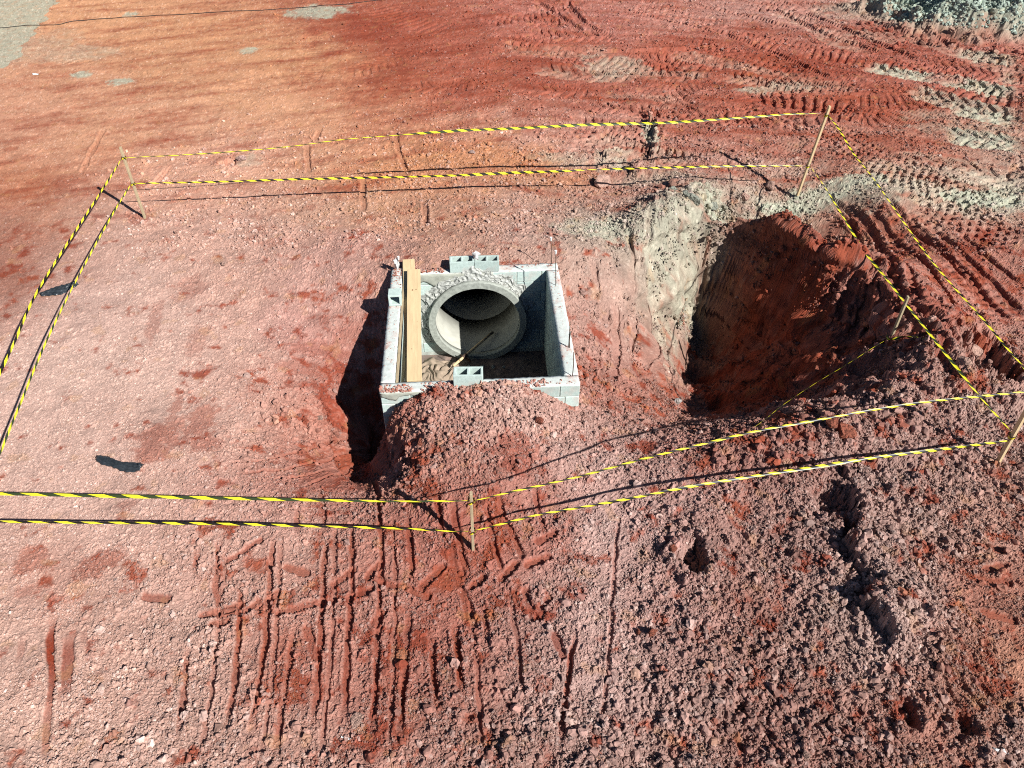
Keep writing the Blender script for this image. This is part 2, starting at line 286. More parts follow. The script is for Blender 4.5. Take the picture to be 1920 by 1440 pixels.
# tyre and roller tracks: (pixels, half width, kind, relief, pitch, gray)
tracks = [
 ([(975,42),(1050,40),(1045,40)], .45, 'chev', .05, .28, 0), ([(978,33),(1060,46)], .40, 'chev', .05, .26, 0), ([(985,58),(1060,68),(1170,68)], .42, 'chev', .05, .28, 0),
 ([(1000,125),(1100,140),(1230,140),(1330,132)], .45, 'chev', .05, .3, .3), ([(960,162),(1050,172),(1120,165)], .4, 'chev', .035, .3, 0), ([(1180,115),(1300,120),(1400,112)], .45, 'chev', .04, .3, 0),
 ([(1620,122),(1700,138),(1790,150),(1920,176)], .42, 'chev', .06, .3, .9), ([(1780,60+35),(1860,108),(1920,118)], .4, 'chev', .05, .3, .7),
 ([(1700,165),(1800,192),(1920,222)], .45, 'chev', .06, .3, .6), ([(1775,200),(1840,212),(1920,236)], .4, 'chev', .06, .28, .9), ([(1760,250),(1850,262),(1930,275)], .5, 'chev', .05, .3, .9),
 ([(1420,240),(1480,232),(1540,240)], .4, 'chev', .03, .3, 0), ([(1560,215),(1640,225),(1700,215),(1730,190)], .4, 'bars', .035, .22, 0), ([(1590,180),(1700,190),(1800,170)], .45, 'bars', .03, .2, 0),
 ([(1400,75),(1500,95),(1600,110),(1700,130)], .45, 'bars', .04, .22, 0), ([(1290,80),(1400,110),(1480,150)], .5, 'dots', .06, .22, 0), ([(1180,5),(1290,35),(1350,50)], .6, 'dots', .05, .24, 0),
 ([(1550,240),(1640,300),(1760,350),(1900,400)], .55, 'dots', .07, .17, .0), ([(1600,300),(1700,340),(1800,380)], .50, 'dots', .07, .17, .4), ([(1640,290),(1760,330),(1860,375)], .35, 'dots', .07, .17, .3),
 ([(1740,360),(1830,420),(1920,470)], .45, 'dots', .07, .17, 0), ([(1820,350),(1880,365),(1930,360)], .35, 'chev', .07, .4, .9), ([(1680,300),(1800,310),(1930,350)], .4, 'chev', .05, .3, .3),
 ([(1240,235),(1330,222),(1420,225),(1520,212)], .4, 'bars', .035, .25, 0), ([(1380,150),(1470,160),(1560,158)], .5, 'dots', .05, .2, .2),
 ([(540,150),(580,145),(600,70),(560,90)], .3, 'bars', .012, .15, 0), ([(640,140),(720,118),(790,90)], .4, 'chev', .02, .25, 0), ([(760,160),(830,165),(900,150)], .4, 'chev', .025, .25, 0), ([(100,110),(200,112)], .4, 'chev', .012, .25, 0),
 ([(400,200),(470,160),(560,140)], .4, 'bars', .01, .2, 0), ([(700,10),(760,40),(850,60)], .5, 'bars', .02, .25, 0),
 ([(1730,1310),(1790,1330),(1860,1345),(1920,1350)], .30, 'chev', .09, .20, 0), ([(1120,185),(1230,190),(1300,180)], .4, 'chev', .03, .3, .2),
 ([(1860,140),(1930,150)], .4, 'chev', .05, .3, .5), ([(1460,290),(1480,270),(1500,250)], .3, 'bars', .04, .16, .2), ([(1840,640),(1900,690)], .25, 'bars', .04, .12, 0),
]
tracks = [(smooth_line(GP(p)), *r) for p, *r in tracks]
_rt = random.Random(21)
for k in range(44):
    u0 = _rt.uniform(900, 1900); v0 = _rt.uniform(8, 330); L_ = _rt.uniform(60, 260) ; sl_ = _rt.gauss(.06, .10) + (.25 if u0 > 1500 else 0)
    if v0 > 250 and u0 < 1500: continue
    pts_ = [(u0 + L_ * t, max(-40, v0 + sl_ * L_ * t + 14 * math.sin(t * 2.4 + k))) for t in (0, .35, .7, 1)]
    tracks.append((smooth_line(GP(pts_)), _rt.uniform(.3, .5), _rt.choice(['chev', 'chev', 'bars', 'dots']), _rt.uniform(.035, .06), _rt.uniform(.2, .32), _rt.choice([0, 0, 0, .25])))
for k in range(9):
    u0 = _rt.uniform(1560, 1850); v0 = _rt.uniform(380, 620); L_ = _rt.uniform(60, 160)
    tracks.append((smooth_line(GP([(u0, v0), (u0 + L_ * .5, v0 + L_ * .5), (u0 + L_, v0 + L_)])), .3, 'bars', .03, .16, 0))
# grey stone dust patches: (u, v, ru, rv, strength) as ground ellipses
def ell(u, v, ru, rv, tilt=0.0):
    c = Gs(u, v)[:2]; a = G(u + ru, v)[0] - G(u, v)[0]; b = G(u, v - rv)[1] - G(u, v)[1]; return c[0], c[1], abs(a), abs(b), tilt
grays = [ell(595,22,55,13,.2) + (1.,), ell(152,140,20,7) + (1.,), ell(226,153,24,7) + (1.,), ell(466,94,18,6,.4) + (.9,), ell(245,27,14,5) + (.9,), ell(150,100,70,16) + (.35,), ell(1575,355,110,16) + (.9,), ell(1650,350,90,24) + (.5,), ell(1850,370,100,18) + (1.,),
         ell(1150,125,70,22) + (.5,), ell(1480,160,60,9) + (.55,), ell(1420,168,40,7) + (.6,), ell(1250,445,70,36) + (.5,), ell(1335,390,50,30) + (.75,), ell(1460,396,45,10) + (1.,), ell(1080,428,40,20) + (.45,), ell(1140,430,60,18) + (.7,),
         ell(1230,335,70,14) + (.35,), ell(1060,300,60,14) + (.35,), ell(1220,255,14,30) + (.8,), ell(1245,540,40,60) + (.4,), ell(1290,470,40,40) + (.45,), ell(1740,215,60,10) + (.3,), ell(1800,240,100,14) + (.3,), ell(1600,20,70,20) + (.35,), ell(1150,300,40,20) + (.5,), ell(470,300,24,16) + (.35,), ell(60,90,80,30,-.3) + (.3,)]
# wet or fresh clay blotches without crumbs
blots = [ell(1450,490,60,50) + (.8,), ell(1400,500,40,40) + (.6,), ell(1370,560,40,60) + (.6,), ell(1540,470,50,30) + (.6,), ell(300,820,48,26) + (1.,), ell(330,795,24,22) + (.8,), ell(375,790,30,45) + (.9,), ell(385,830,36,20) + (.9,), ell(290,850,40,20) + (1.,), ell(330,760,12,24) + (.8,), ell(60,1050,34,28) + (.9,), ell(45,1110,20,16) + (.6,), ell(600,655,70,14) + (.8,), ell(570,690,60,12) + (.7,), ell(650,630,30,22) + (.5,),
         ell(640,915,90,26) + (.7,), ell(262,410,24,12) + (.9,), ell(120,170,28,4,.5) + (1.,), ell(285,240,9,3) + (1.,), ell(20,280,18,5) + (1.,), ell(530,1235,26,50) + (.7,), ell(570,1220,18,40) + (.6,), ell(745,1260,26,50) + (.7,), ell(370,640,20,30) + (0.5,), ell(190,1055,50,26,.5) + (1.,),
         ell(745,790,40,36) + (.8,), ell(970,850,40,34) + (.8,), ell(290,600,14,40,.2) + (.6,), ell(360,540,30,24) + (.5,), ell(520,455,40,8) + (.5,), ell(1475,385,22,14) + (0.,), ell(1620,395,32,22) + (.9,), ell(1460,690,120,60) + (.7,), ell(1720,545,40,60,.4) + (.7,), ell(1420,225,60,12) + (.5,), ell(1230,240,30,30) + (.5,), ell(240,945,24,9) + (.6,)]
def ellm(x, y, e):
    cx, cy, a, b, t, s = e; m = (np.abs(x - cx) < 2.2 * (a + b)) & (np.abs(y - cy) < 2.2 * (a + b)); idx = np.nonzero(m)[0]
    dx, dy = x[idx] - cx, y[idx] - cy; dx2 = dx * math.cos(t) + dy * math.sin(t); dy2 = -dx * math.sin(t) + dy * math.cos(t)
    sc_ = 1 / max(min(a, b), .15)
    d = np.hypot(dx2 / a, dy2 / b) + 0.75 * fbm(x[idx] * sc_ * 1.3 + cx, y[idx] * sc_ * 1.3 + cy, 6, .62)
    return idx, sst(1.15, 0.65, d) * s

# gravel heap and trench at the far right
gm = G(1835, 28)[:2]; tr = [G(1650, -6)[:2], G(1690, 18)[:2], G(1722, 34)[:2]]
def gravel_mask(x, y):
    e = np.hypot((x - gm[0]) / 3.9, (y - gm[1] - .4) / 3.1) + .16 * fbm(x * .9, y * .9, 4)
    return sst(1.05, .62, e)
sand = [G(u, v)[:2] for u, v in [(-60,-60),(150,-60),(108,-10),(100,18),(72,52),(48,86),(22,118),(-60,150)]]
def in_poly(x, y, P):
    c = np.zeros(x.shape, bool); n = len(P)
    for i in range(n):
        x0, y0 = P[i]; x1, y1 = P[(i + 1) % n]
        if abs(y1 - y0) < 1e-9: continue
        k = ((y0 > y) != (y1 > y)) & (x < (x1 - x0) * (y - y0) / (y1 - y0) + x0); c ^= k
    return c

pits = [(1298,1048,.15,.24),(1700,1335,.09,.14),(1855,668,.40,.28),(1550,945,.20,.12),(1590,1000,.10,.10),(1810,1360,.08,.10),(1760,680,.18,.12),(1390,1320,.07,.07),(430,305,.15,.07)]
pits = [(*Gs(u, v)[:2], r_, d_) for u, v, r_, d_ in pits]
def ground(x, y, want_col=True):
    x = np.asarray(x, float); y = np.asarray(y, float)
    S = soil(x, y); col = S[:, :3].copy(); rough = S[:, 3].copy(); red = S[:, 4].copy()
    dist = np.hypot(y + .5, 6.5); farf = sst(26, 9, dist)
    z = base_h(x, y).astype(float)
    wx = x + .018 * noise(x * 5, y * 5) + .008 * noise(x * 22, y * 22); wy = y + .018 * noise(x * 5 + 9, y * 5) + .008 * noise(x * 22, y * 22 + 7)
    # far heap and trench
    g = gravel_mask(x, y); z += g ** 1.5 * (.75 + .22 * fbm(x * 1.1, y * 1.1, 3)) + g * .25 * fbm(x * 2.2, y * 2.2, 4); rough = rough * (1 - g) + .55 * g
    i, sd, ss = near(x, y, tr, 2.2)
    if len(i): z[i] -= .9 * np.exp(-(sd / .75) ** 2); rough[i] = np.maximum(rough[i], .9 * np.exp(-(sd / 1.2) ** 2))
    for cx, cy, r_, d_ in pits:
        i = np.nonzero((np.abs(x - cx) < 3 * r_) & (np.abs(y - cy) < 3 * r_))[0]
        if len(i):
            dd = np.hypot(x[i] - cx, (y[i] - cy) * .8) / r_ + .8 * fbm(x[i] * 5 + cx, y[i] * 5, 4, .6); z[i] += -d_ * sst(1.25, .5, dd) + .3 * d_ * np.exp(-((dd - 1.6) / .45) ** 2)
    # fresh clay mask: noise threshold by share
    n1 = fbm(wx * 2.1, wy * 2.1, 6, .66)
    n2 = fbm(x * 6 + 3, y * 6, 3)
    # streaks along the haul direction on the far flats
    st = fbm((x + .55 * y) * .35 + 5, (y * .8 - x * .28) * 2.4, 4, .6); st2 = fbm((x - .12 * y) * .30, (y + .16 * x) * 2.2 + 8, 4, .6)
    fr = sst(11, 14, y) * 1.0; stx = np.where(x < 0, st, st2); n1 = n1 * (1 - .75 * fr) + stx * fr * .9
    sw = .16 + .35 * fr; fresh = np.clip(.5 - (n1 + .35 * n2 + (.5 - red) * 1.15) / (2 * sw), 0, 1)
    for e in blots:
        i, m = ellm(x, y, e); fresh[i] = np.maximum(fresh[i], m * np.where(e[0] < -1.5, .60, .85))
    smoothm = np.zeros_like(z)       # where the surface is pressed flat
    # grooves
    for pts, hw, dp, rd in grooves:
        pts = smooth_line(pts, 4)
        i, sd, ss = near(wx, wy, pts, hw * 3.2)
        if not len(i): continue
        w_ = hw * (1 + .35 * noise(ss * 3 + dp * 100, ss * 0 + hw * 77 + pts[0][0]))
        L = ss.max() + 1e-6; en = sst(0, .30, ss) * sst(L, L - .35, ss) * np.clip(.85 + .45 * noise(ss * 1.3 + pts[0][1] * 9, ss * 0), 0.35, 1.15)
        t = np.abs(sd) / w_
        prof = -dp * sst(1.25, .75, t) + dp * .35 * np.exp(-((t - 1.7) / .45) ** 2)
        z[i] += prof * en; k = sst(1.25, .85, t) * en
        smoothm[i] = np.maximum(smoothm[i], k); fresh[i] = np.maximum(fresh[i] * (1 - k), k * rd)
    for pts, hw, dp in slugs:
        i, sd, ss = near(wx, wy, pts, hw * 2.6)
        if not len(i): continue
        t = np.abs(sd) / hw * (1 + .3 * n2[i]); k = sst(1.2, .8, t); z[i] += -dp * k + dp * .4 * np.exp(-((t - 1.5) / .35) ** 2)
        smoothm[i] = np.maximum(smoothm[i], k * .9); fresh[i] = np.maximum(fresh[i], k * .7)
    for pts, h_, reach in scarps:
        if h_ == 0: continue
        i, sd, ss = near(wx + .26 * fbm(x * 2.6, y * 2.6, 5, .7), wy + .22 * fbm(x * 2.6, y * 2.6 + 5, 5, .7), pts, reach * 1.6)
        if not len(i): continue
        L = ss.max(); en = sst(0, .2, ss) * sst(L, L - .2, ss)
        right = sst(.0, .07, sd) * np.exp(-np.maximum(sd, 0) / reach * 1.6) * sst(1.6, 1.1, np.abs(sd) / reach)
        en = en * np.clip(.75 + .9 * noise(ss * 2.2, ss * 0 + h_ * 50), .15, 1.2); z[i] += h_ * en * right - .12 * h_ * en * np.exp(-((sd + .05) / .09) ** 2)
    grayk = np.zeros_like(z)
    for e in grays:
        i, m = ellm(x, y, e); grayk[i] = np.maximum(grayk[i], m)
    for pts, hw, kind, rel, pitch, gr in tracks:
        i, sd, ss = near(x + .03 * noise(x * 2.2, y * 2.2 + 4), y + .03 * noise(x * 2.2, y * 2.2), pts, hw * 1.25)
        if not len(i): continue
        t = sd / hw; L = ss.max(); brk = sst(-.55, -.05, noise(ss * .8 + hw * 31 + pts[0][0] * 3, sd * .8 + rel * 57))
        en = sst(0, .4, ss) * sst(L, L - .5, ss) * sst(1.1, .92, np.abs(t)) * (.25 + .75 * brk)
        wob = .09 * noise(ss * 4, sd * 4)
        if kind == 'chev':
            ph = (ss / pitch + np.abs(t) * .9 + np.where(t > 0, .5, 0) + wob); f = ph - np.floor(ph)
            lug = sst(.02, .12, f) * sst(.50, .36, f) * sst(.03, .12, np.abs(t))
        elif kind == 'bars':
            ph = ss / pitch + wob; f = ph - np.floor(ph); lug = sst(.0, .15, f) * sst(.6, .4, f)
        elif kind == 'dots':
            row = np.floor(sd / pitch); ph = ss / pitch + .5 * (row % 2); f = ph - np.floor(ph) - .5; q = (sd / pitch - row) - .5
            lug = sst(.36, .2, np.hypot(f, q * 1.1 ))
        z[i] += (-rel * lug - rel * .25) * en
        sm = en * (.8 if kind != 'dots' else .35); smoothm[i] = np.maximum(smoothm[i], sm * .8)
        if gr: grayk[i] = np.maximum(grayk[i], en * gr * sst(-.5, .1, n1[i] + gr * .5 - .1))
    bl = in_poly(x + .25 * fbm(x * 1.4, y * 1.4, 3), y + .3 * fbm(x * 1.4, y * 1.4 + 6, 3), sand); grayk = np.where(bl, 1.0, grayk); rough = np.where(bl, .03, rough); fresh = np.where(bl, 0, fresh)
    r = rough * (1 - .85 * smoothm) * (1 - .45 * fresh)
    # relief
    z += (.012 + .050 * rough) * fbm(x * 1.1 + 3, y * 1.1, 3)
    z += (.003 + .042 * r) * fbm(x * 3.6, y * 3.6 + 11, 5, .62)
    farr = sst(11, 15, y); z += farr * (1 - smoothm) * rough * .10 * np.minimum(.25, np.abs(fbm(x * 2.6, y * 3.4, 3, .6)))
    big = sst(.45, .95, rough)
    jx = x + .030 * noise(x * 19, y * 19); jy = y + .030 * noise(x * 19 + 8, y * 19 + 3)
    def lumps(f, ox, pth, amp_, r0, r1):
        f1, f2, h1, h2 = worley(jx * f + ox, jy * f); rad = r0 + r1 * h2; pres = h1 < pth
        body = sst(rad, rad * .45, f1); return pres * amp_ * (.6 + .8 * h2) * body, f1, f2, h2, pres & (f1 < rad)
    q, f1, f2, h2, ins = lumps(4.6, 0, .30 * big, .040, .20, .20); z += q * (1 - smoothm)
    q, f1, f2, h2, ins = lumps(9.5, 5, .08 + .45 * r, .005 + .024 * r, .24, .24); z += q * (1 - .9 * smoothm); cellb = np.where(ins, h2 - .35, 0)
    q, f1, f2, h2, ins = lumps(21, 2, .12 + .7 * r, .003 + .019 * r, .26, .24); z += farf * q * (1 - .9 * smoothm); z -= farf * (.0005 + .005 * r) * sst(.12, .0, f2 - f1) * sst(-.1, .5, n2); cellb = cellb + .6 * np.where(ins, h2 - .35, 0)
    q, f1, f2, h2, ins = lumps(43, 7, .25 + .7 * r, .002 + .011 * r, .30, .26); z += farf ** 2 * q * (1 - .8 * smoothm); cellb2 = np.where(ins, h2 - .4, -.12)
    # slope gullies beside the hole
    gl = sst(1.2, 1.9, x) * sst(6.5, 5.2, x) * sst(13.5, 12, y) * sst(7.5, 8.5, y)
    z += gl * (.035 * fbm((x + .3 * y) * 3.0, y * .8, 4, .6) + .05 * fbm(x * 2.4, y * 2.4 + 3, 4, .6))
    pitw = sst(3.0, 3.6, x) * sst(6.6, 6.0, x) * sst(7.0, 7.8, y) * sst(12.8, 12, y)
    z += pitw * (.24 * fbm((x + y) * 1.5, (y - x) * .9, 3, .55) + .09 * fbm(x * 3.0, y * 3.0 + 4, 4, .55))
    z += .0025 * noise(x * 60, y * 60) * farf * (.3 + r)
    if not want_col: 
        return cut(x, y, z), rough, smoothm
    fresh_c = srgb((150, 70, 52)); fresh_o = srgb((170, 88, 62))
    hue = sst(-.3, .4, fbm(x * .9 + 20, y * .9, 3))[:, None]
    fc = fresh_c * (1 - hue * .5) + fresh_o * hue * .5
    fc = fc * (.80 + .20 * (col.mean(1, keepdims=True) / .36))
    dust = col * (1 + .16 * fbm(x * 2.2 + 8, y * 2.2, 4)[:, None])
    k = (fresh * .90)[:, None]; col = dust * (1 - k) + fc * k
    gc = srgb((182, 186, 170)) * (1 + .12 * fbm(x * 3, y * 3, 3))[:, None]
    grayk = np.clip(grayk * (1 + .6 * n2), 0, 1)[:, None]; col = col * (1 - grayk * .82) + gc * grayk * .82
    gg = g[:, None]; gcol = srgb((172, 186, 172)) * (1 + .25 * fbm(x * 5, y * 5, 3))[:, None]; rs = sst(.0, .4, fbm(x * 1.2, y * 1.2 + 30, 3))[:, None] * .5
    col = col * (1 - gg) + (gcol * (1 - rs) + srgb((150, 88, 70)) * rs) * gg
    col = col * (1 + .20 * cellb + .12 * cellb2 * farf + .07 * noise(x * 22, y * 22))[:, None]
    # ochre and yellow flecks
    fl = (sst(.40, .62, fbm(x * 3.1 + 60, y * 3.1, 3)) * .22)[:, None]; col = col * (1 - fl) + srgb((200, 150, 100)) * fl
    grain = rng.random(len(x)).astype(np.float32); gn = (.22 * (grain - .5) + .30 * (grain > .955) * (1 - .5 * fresh) - .22 * (grain < .04))[:, None]; pale = ((grain > .955) * .35)[:, None]
    col = col * (1 + gn); col = col * (1 - pale) + col.mean(1, keepdims=True) * pale * np.array([1.2, 1.0, .9])
    dd_ = sst(-.25, -.9, base_h(x, y))[:, None] * .10 * fbm((x + y) * 2.2, (x - y) * 1.1 + z * 2.5, 4)[:, None]; col = col * (1 + 2.2 * dd_)
    return cut(x, y, z), rough, smoothm, np.clip(col / 1.28 * np.array([1.0, 1.0, .93]), .01, .8)
def cut(x, y, z):
    a, b = loc_ab(x, y); e = .012 * noise(x * 15, y * 15)
    inside = (a > .07) & (a < CW - .07) & (b > .125 + e) & (b < CL - .10 + e)
    infront = (a > -.02) & (a < CW + .02) & (b <= .14) & (b > -.02)
    z = np.where(inside, -1.9, z)
    # soil lying on the wall's front edge only where the mound tops it
    return z
def hz(x, y):
    r = ground(np.atleast_1d(float(x)), np.atleast_1d(float(y)), False); return float(r[0][0])

# ------------------------------------------------------------------ ground sheet
vrows = np.linspace(1500, -70, 900); yrows = np.array([G(960, v)[1] for v in vrows])
near_rows = -np.geomspace(.3, 40, 16)[::-1] + yrows[0] - .05; far_rows = yrows[-1] + np.geomspace(.5, 600, 28)
ys = np.concatenate([near_rows, yrows, far_rows])
hw = np.clip(.72 + .0, 0, 1) * (np.maximum(ys, 1.5) * math.cos(PITCH) + CAM_H * math.sin(PITCH)) * 1.0
s = np.linspace(-1, 1, 1120); side = np.geomspace(.05, 60, 14)
s = np.concatenate([-(1 + side)[::-1], s, 1 + side])
gx = s[None, :] * hw[:, None] * np.where(np.abs(s) > 1, 1.0, 1.0)[None, :]; gy = np.repeat(ys[:, None], len(s), 1)
# slight jitter so that no row or column shows
ny, nx = gx.shape
x = gx.ravel(); y = gy.ravel()
z, rough_v, sm_v, colv = ground(x, y)
Zg = z.reshape(ny, nx); gyv, gxv = np.gradient(Zg); dxs = np.gradient(gx, axis=1); dys = np.gradient(gy, axis=0)
slope = np.hypot(gxv / dxs, gyv / dys); bz_ = base_h(x, y); sb_ = np.zeros_like(z)
hx2 = (base_h(x + .08, y) - base_h(x - .08, y)) / .16; hy2 = (base_h(x, y + .08) - base_h(x, y - .08)) / .16; sl2 = np.hypot(hx2, hy2); st_ = sst(.45, 1.1, sl2) * (z > -1.85)
a_, b_ = loc_ab(x, y); st_ = st_ * ~((a_ > -.35) & (a_ < CW + .35) & (b_ > -.35) & (b_ < CL + .35))
# broken, lumpy faces where the bank is steep: push the face in and out
tt_ = x * .8 + y * .6; push = st_ * (.20 * fbm(tt_ * 1.3, z * 1.6, 3, .45) + .07 * fbm(tt_ * 2.6 - z * 2.0, z * 2.2 + 9, 3, .45))
x = x - push * hx2 / (sl2 + 1e-6); y = y - push * hy2 / (sl2 + 1e-6)
colv = colv * (1 + (st_ * (.35 * fbm(tt_ * 3 + 30, z * 4, 4, .6)))[:, None])
co = np.stack([x, y, z], 1).astype(np.float32)
ii = np.arange(ny * nx).reshape(ny, nx)
quads = np.stack([ii[:-1, :-1], ii[:-1, 1:], ii[1:, 1:], ii[1:, :-1]], -1).reshape(-1, 4)
_in = (z < -1.85) & (a_ > .05) & (a_ < CW - .05) & (b_ > .05) & (b_ < CL); quads = quads[~_in[quads].any(1)]   # open where the chamber stands
me = bpy.data.meshes.new('ground'); me.vertices.add(len(co)); me.vertices.foreach_set('co', co.ravel())
me.loops.add(quads.size); me.loops.foreach_set('vertex_index', quads.ravel().astype(np.int32))
me.polygons.add(len(quads)); me.polygons.foreach_set('loop_start', (np.arange(len(quads)) * 4).astype(np.int32))
at = me.attributes.new('soil_colour', 'FLOAT_COLOR', 'POINT')
at.data.foreach_set('color', np.hstack([colv, rough_v[:, None]]).astype(np.float32).ravel())
me.update(calc_edges=True); me.validate()
me.polygons.foreach_set('use_smooth', np.zeros(len(quads), bool))

# ------------------------------------------------------------------ materials
def M(name, col, rough=.9, nscale=8, namt=.25, bump=0, bscale=40, col2=None, spec=.3, c2scale=3, c2lo=.5, c2hi=.65, metallic=0):
    m = bpy.data.materials.new(name); m.use_nodes = True; n = m.node_tree.nodes; l = m.node_tree.links; b = n['Principled BSDF']
    b.inputs['Roughness'].default_value = rough; b.inputs['Specular IOR Level'].default_value = spec; b.inputs['Metallic'].default_value = metallic
    tc = n.new('ShaderNodeTexCoord'); geo = tc.outputs['Object']
    nz = n.new('ShaderNodeTexNoise'); nz.inputs['Scale'].default_value = nscale; nz.inputs['Detail'].default_value = 6; l.new(geo, nz.inputs['Vector'])
    mr = n.new('ShaderNodeMapRange'); mr.inputs[1].default_value = .3; mr.inputs[2].default_value = .7; mr.inputs[3].default_value = 1 - namt; mr.inputs[4].default_value = 1 + namt; l.new(nz.outputs[0], mr.inputs[0])
    base = n.new('ShaderNodeRGB'); base.outputs[0].default_value = (*col, 1); src = base.outputs[0]
    if col2 is not None:
        n2 = n.new('ShaderNodeTexNoise'); n2.inputs['Scale'].default_value = c2scale; n2.inputs['Detail'].default_value = 8; n2.inputs['Roughness'].default_value = .65; l.new(geo, n2.inputs['Vector'])
        r2 = n.new('ShaderNodeMapRange'); r2.inputs[1].default_value = c2lo; r2.inputs[2].default_value = c2hi; l.new(n2.outputs[0], r2.inputs[0])
        mx = n.new('ShaderNodeMix'); mx.data_type = 'RGBA'; mx.inputs[7].default_value = (*col2, 1); l.new(src, mx.inputs[6]); l.new(r2.outputs[0], mx.inputs[0]); src = mx.outputs[2]
    vm = n.new('ShaderNodeVectorMath'); vm.operation = 'SCALE'; l.new(src, vm.inputs[0]); l.new(mr.outputs[0], vm.inputs[3]); l.new(vm.outputs[0], b.inputs['Base Color'])
    if bump:
        nb = n.new('ShaderNodeTexNoise'); nb.inputs['Scale'].default_value = bscale; nb.inputs['Detail'].default_value = 5; l.new(geo, nb.inputs['Vector'])
        bp = n.new('ShaderNodeBump'); bp.inputs['Distance'].default_value = bump; bp.inputs['Strength'].default_value = 1; l.new(nb.outputs[0], bp.inputs['Height']); l.new(bp.outputs[0], b.inputs['Normal'])
    return m
msoil = bpy.data.materials.new('soil'); msoil.use_nodes = True
n = msoil.node_tree.nodes; l = msoil.node_tree.links; b = n['Principled BSDF']; b.inputs['Roughness'].default_value = .95; b.inputs['Specular IOR Level'].default_value = .15
a = n.new('ShaderNodeAttribute'); a.attribute_name = 'soil_colour'
tc = n.new('ShaderNodeTexCoord')
nz = n.new('ShaderNodeTexNoise'); nz.inputs['Scale'].default_value = 55; nz.inputs['Detail'].default_value = 4; nz.inputs['Roughness'].default_value = .7; l.new(tc.outputs['Object'], nz.inputs['Vector'])
mr = n.new('ShaderNodeMapRange'); mr.inputs[1].default_value = .3; mr.inputs[2].default_value = .7; mr.inputs[3].default_value = .70; mr.inputs[4].default_value = 1.28; l.new(nz.outputs[0], mr.inputs[0])
vm = n.new('ShaderNodeVectorMath'); vm.operation = 'SCALE'; l.new(a.outputs['Color'], vm.inputs[0]); l.new(mr.outputs[0], vm.inputs[3]); l.new(vm.outputs[0], b.inputs['Base Color'])
bp = n.new('ShaderNodeBump'); bp.inputs['Distance'].default_value = .006; bp.inputs['Strength'].default_value = 1.0; l.new(nz.outputs[0], bp.inputs['Height']); l.new(bp.outputs[0], b.inputs['Normal'])
me.materials.append(msoil)
go = bpy.data.objects.new('ground', me); C.objects.link(go); tag(go, kind='structure')

mconc = M('concrete_block', (.46, .56, .52), .9, 25, .12, .003, 110, col2=(.46, .36, .32), c2scale=3.2, c2lo=.54, c2hi=.78)
mmort = M('mortar', (.40, .43, .39), .95, 12, .2, .004, 60)
mcap = M('wall_top_mortar', (.58, .62, .585), .92, 18, .10, .003, 80, col2=(.55, .36, .31), c2scale=3.5, c2lo=.52, c2hi=.66)
_n = mconc.node_tree.nodes; _l2 = mconc.node_tree.links; _oi = _n.new('ShaderNodeObjectInfo'); _sc = [q for q in _n if q.type == 'VECT_MATH'][0]; _mr = _n.new('ShaderNodeMapRange'); _mr.inputs[3].default_value = .84; _mr.inputs[4].default_value = 1.12; _l2.new(_oi.outputs['Random'], _mr.inputs[0])
_v2 = _n.new('ShaderNodeVectorMath'); _v2.operation = 'SCALE'; _l2.new(_sc.outputs[0], _v2.inputs[0]); _l2.new(_mr.outputs[0], _v2.inputs[3]); _l2.new(_v2.outputs[0], _n['Principled BSDF'].inputs['Base Color'])
mrough = M('rough_mortar', (.40, .41, .38), .95, 22, .35, .014, 35, col2=(.25, .25, .22), c2scale=16, c2lo=.55, c2hi=.62)
mbeam = M('wet_concrete', (.38, .39, .33), .9, 9, .2, .003, 60)
mpipe = M('pipe_concrete', (.43, .43, .375), .85, 6, .12, .001, 90)
mpring = M('pipe_rim', (.33, .35, .31), .9, 20, .22, .003, 70)
mwood = M('plank_wood', (.66, .50, .29), .7, 5, .12, .001, 90, col2=(.52, .36, .19), c2scale=6, c2lo=.56, c2hi=.75)
mwood2 = M('weathered_wood', (.44, .35, .22), .8, 12, .2, .001, 90, col2=(.32, .25, .16), c2scale=14, c2lo=.5, c2hi=.62)
for m in (mwood, mwood2):   # grain: stretch along the length (object y)
    nn = m.node_tree.nodes; ll = m.node_tree.links; tc = [q for q in nn if q.type == 'TEX_COORD'][0]
    mp = nn.new('ShaderNodeMapping'); mp.inputs['Scale'].default_value = (6, .5, 6); ll.new(tc.outputs['Object'], mp.inputs[0])
    for q in nn:
        if q.type == 'TEX_NOISE': ll.new(mp.outputs[0], q.inputs['Vector'])
msteel = M('rusty_steel', (.11, .07, .05), .7, 60, .3)
mwhite = M('white_plastic', (.75, .75, .73), .5, 20, .08)
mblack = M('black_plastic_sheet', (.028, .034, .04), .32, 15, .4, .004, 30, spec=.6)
mcloth = M('brown_cloth', (.33, .255, .19), .95, 20, .2, .004, 120)
mcable = M('black_cable', (.03, .028, .026), .6)
mknot = M('tape_knot', (.02, .02, .012), .4)
mwaste = M('clear_plastic', (.62, .60, .58), .25, 30, .15, spec=.6)
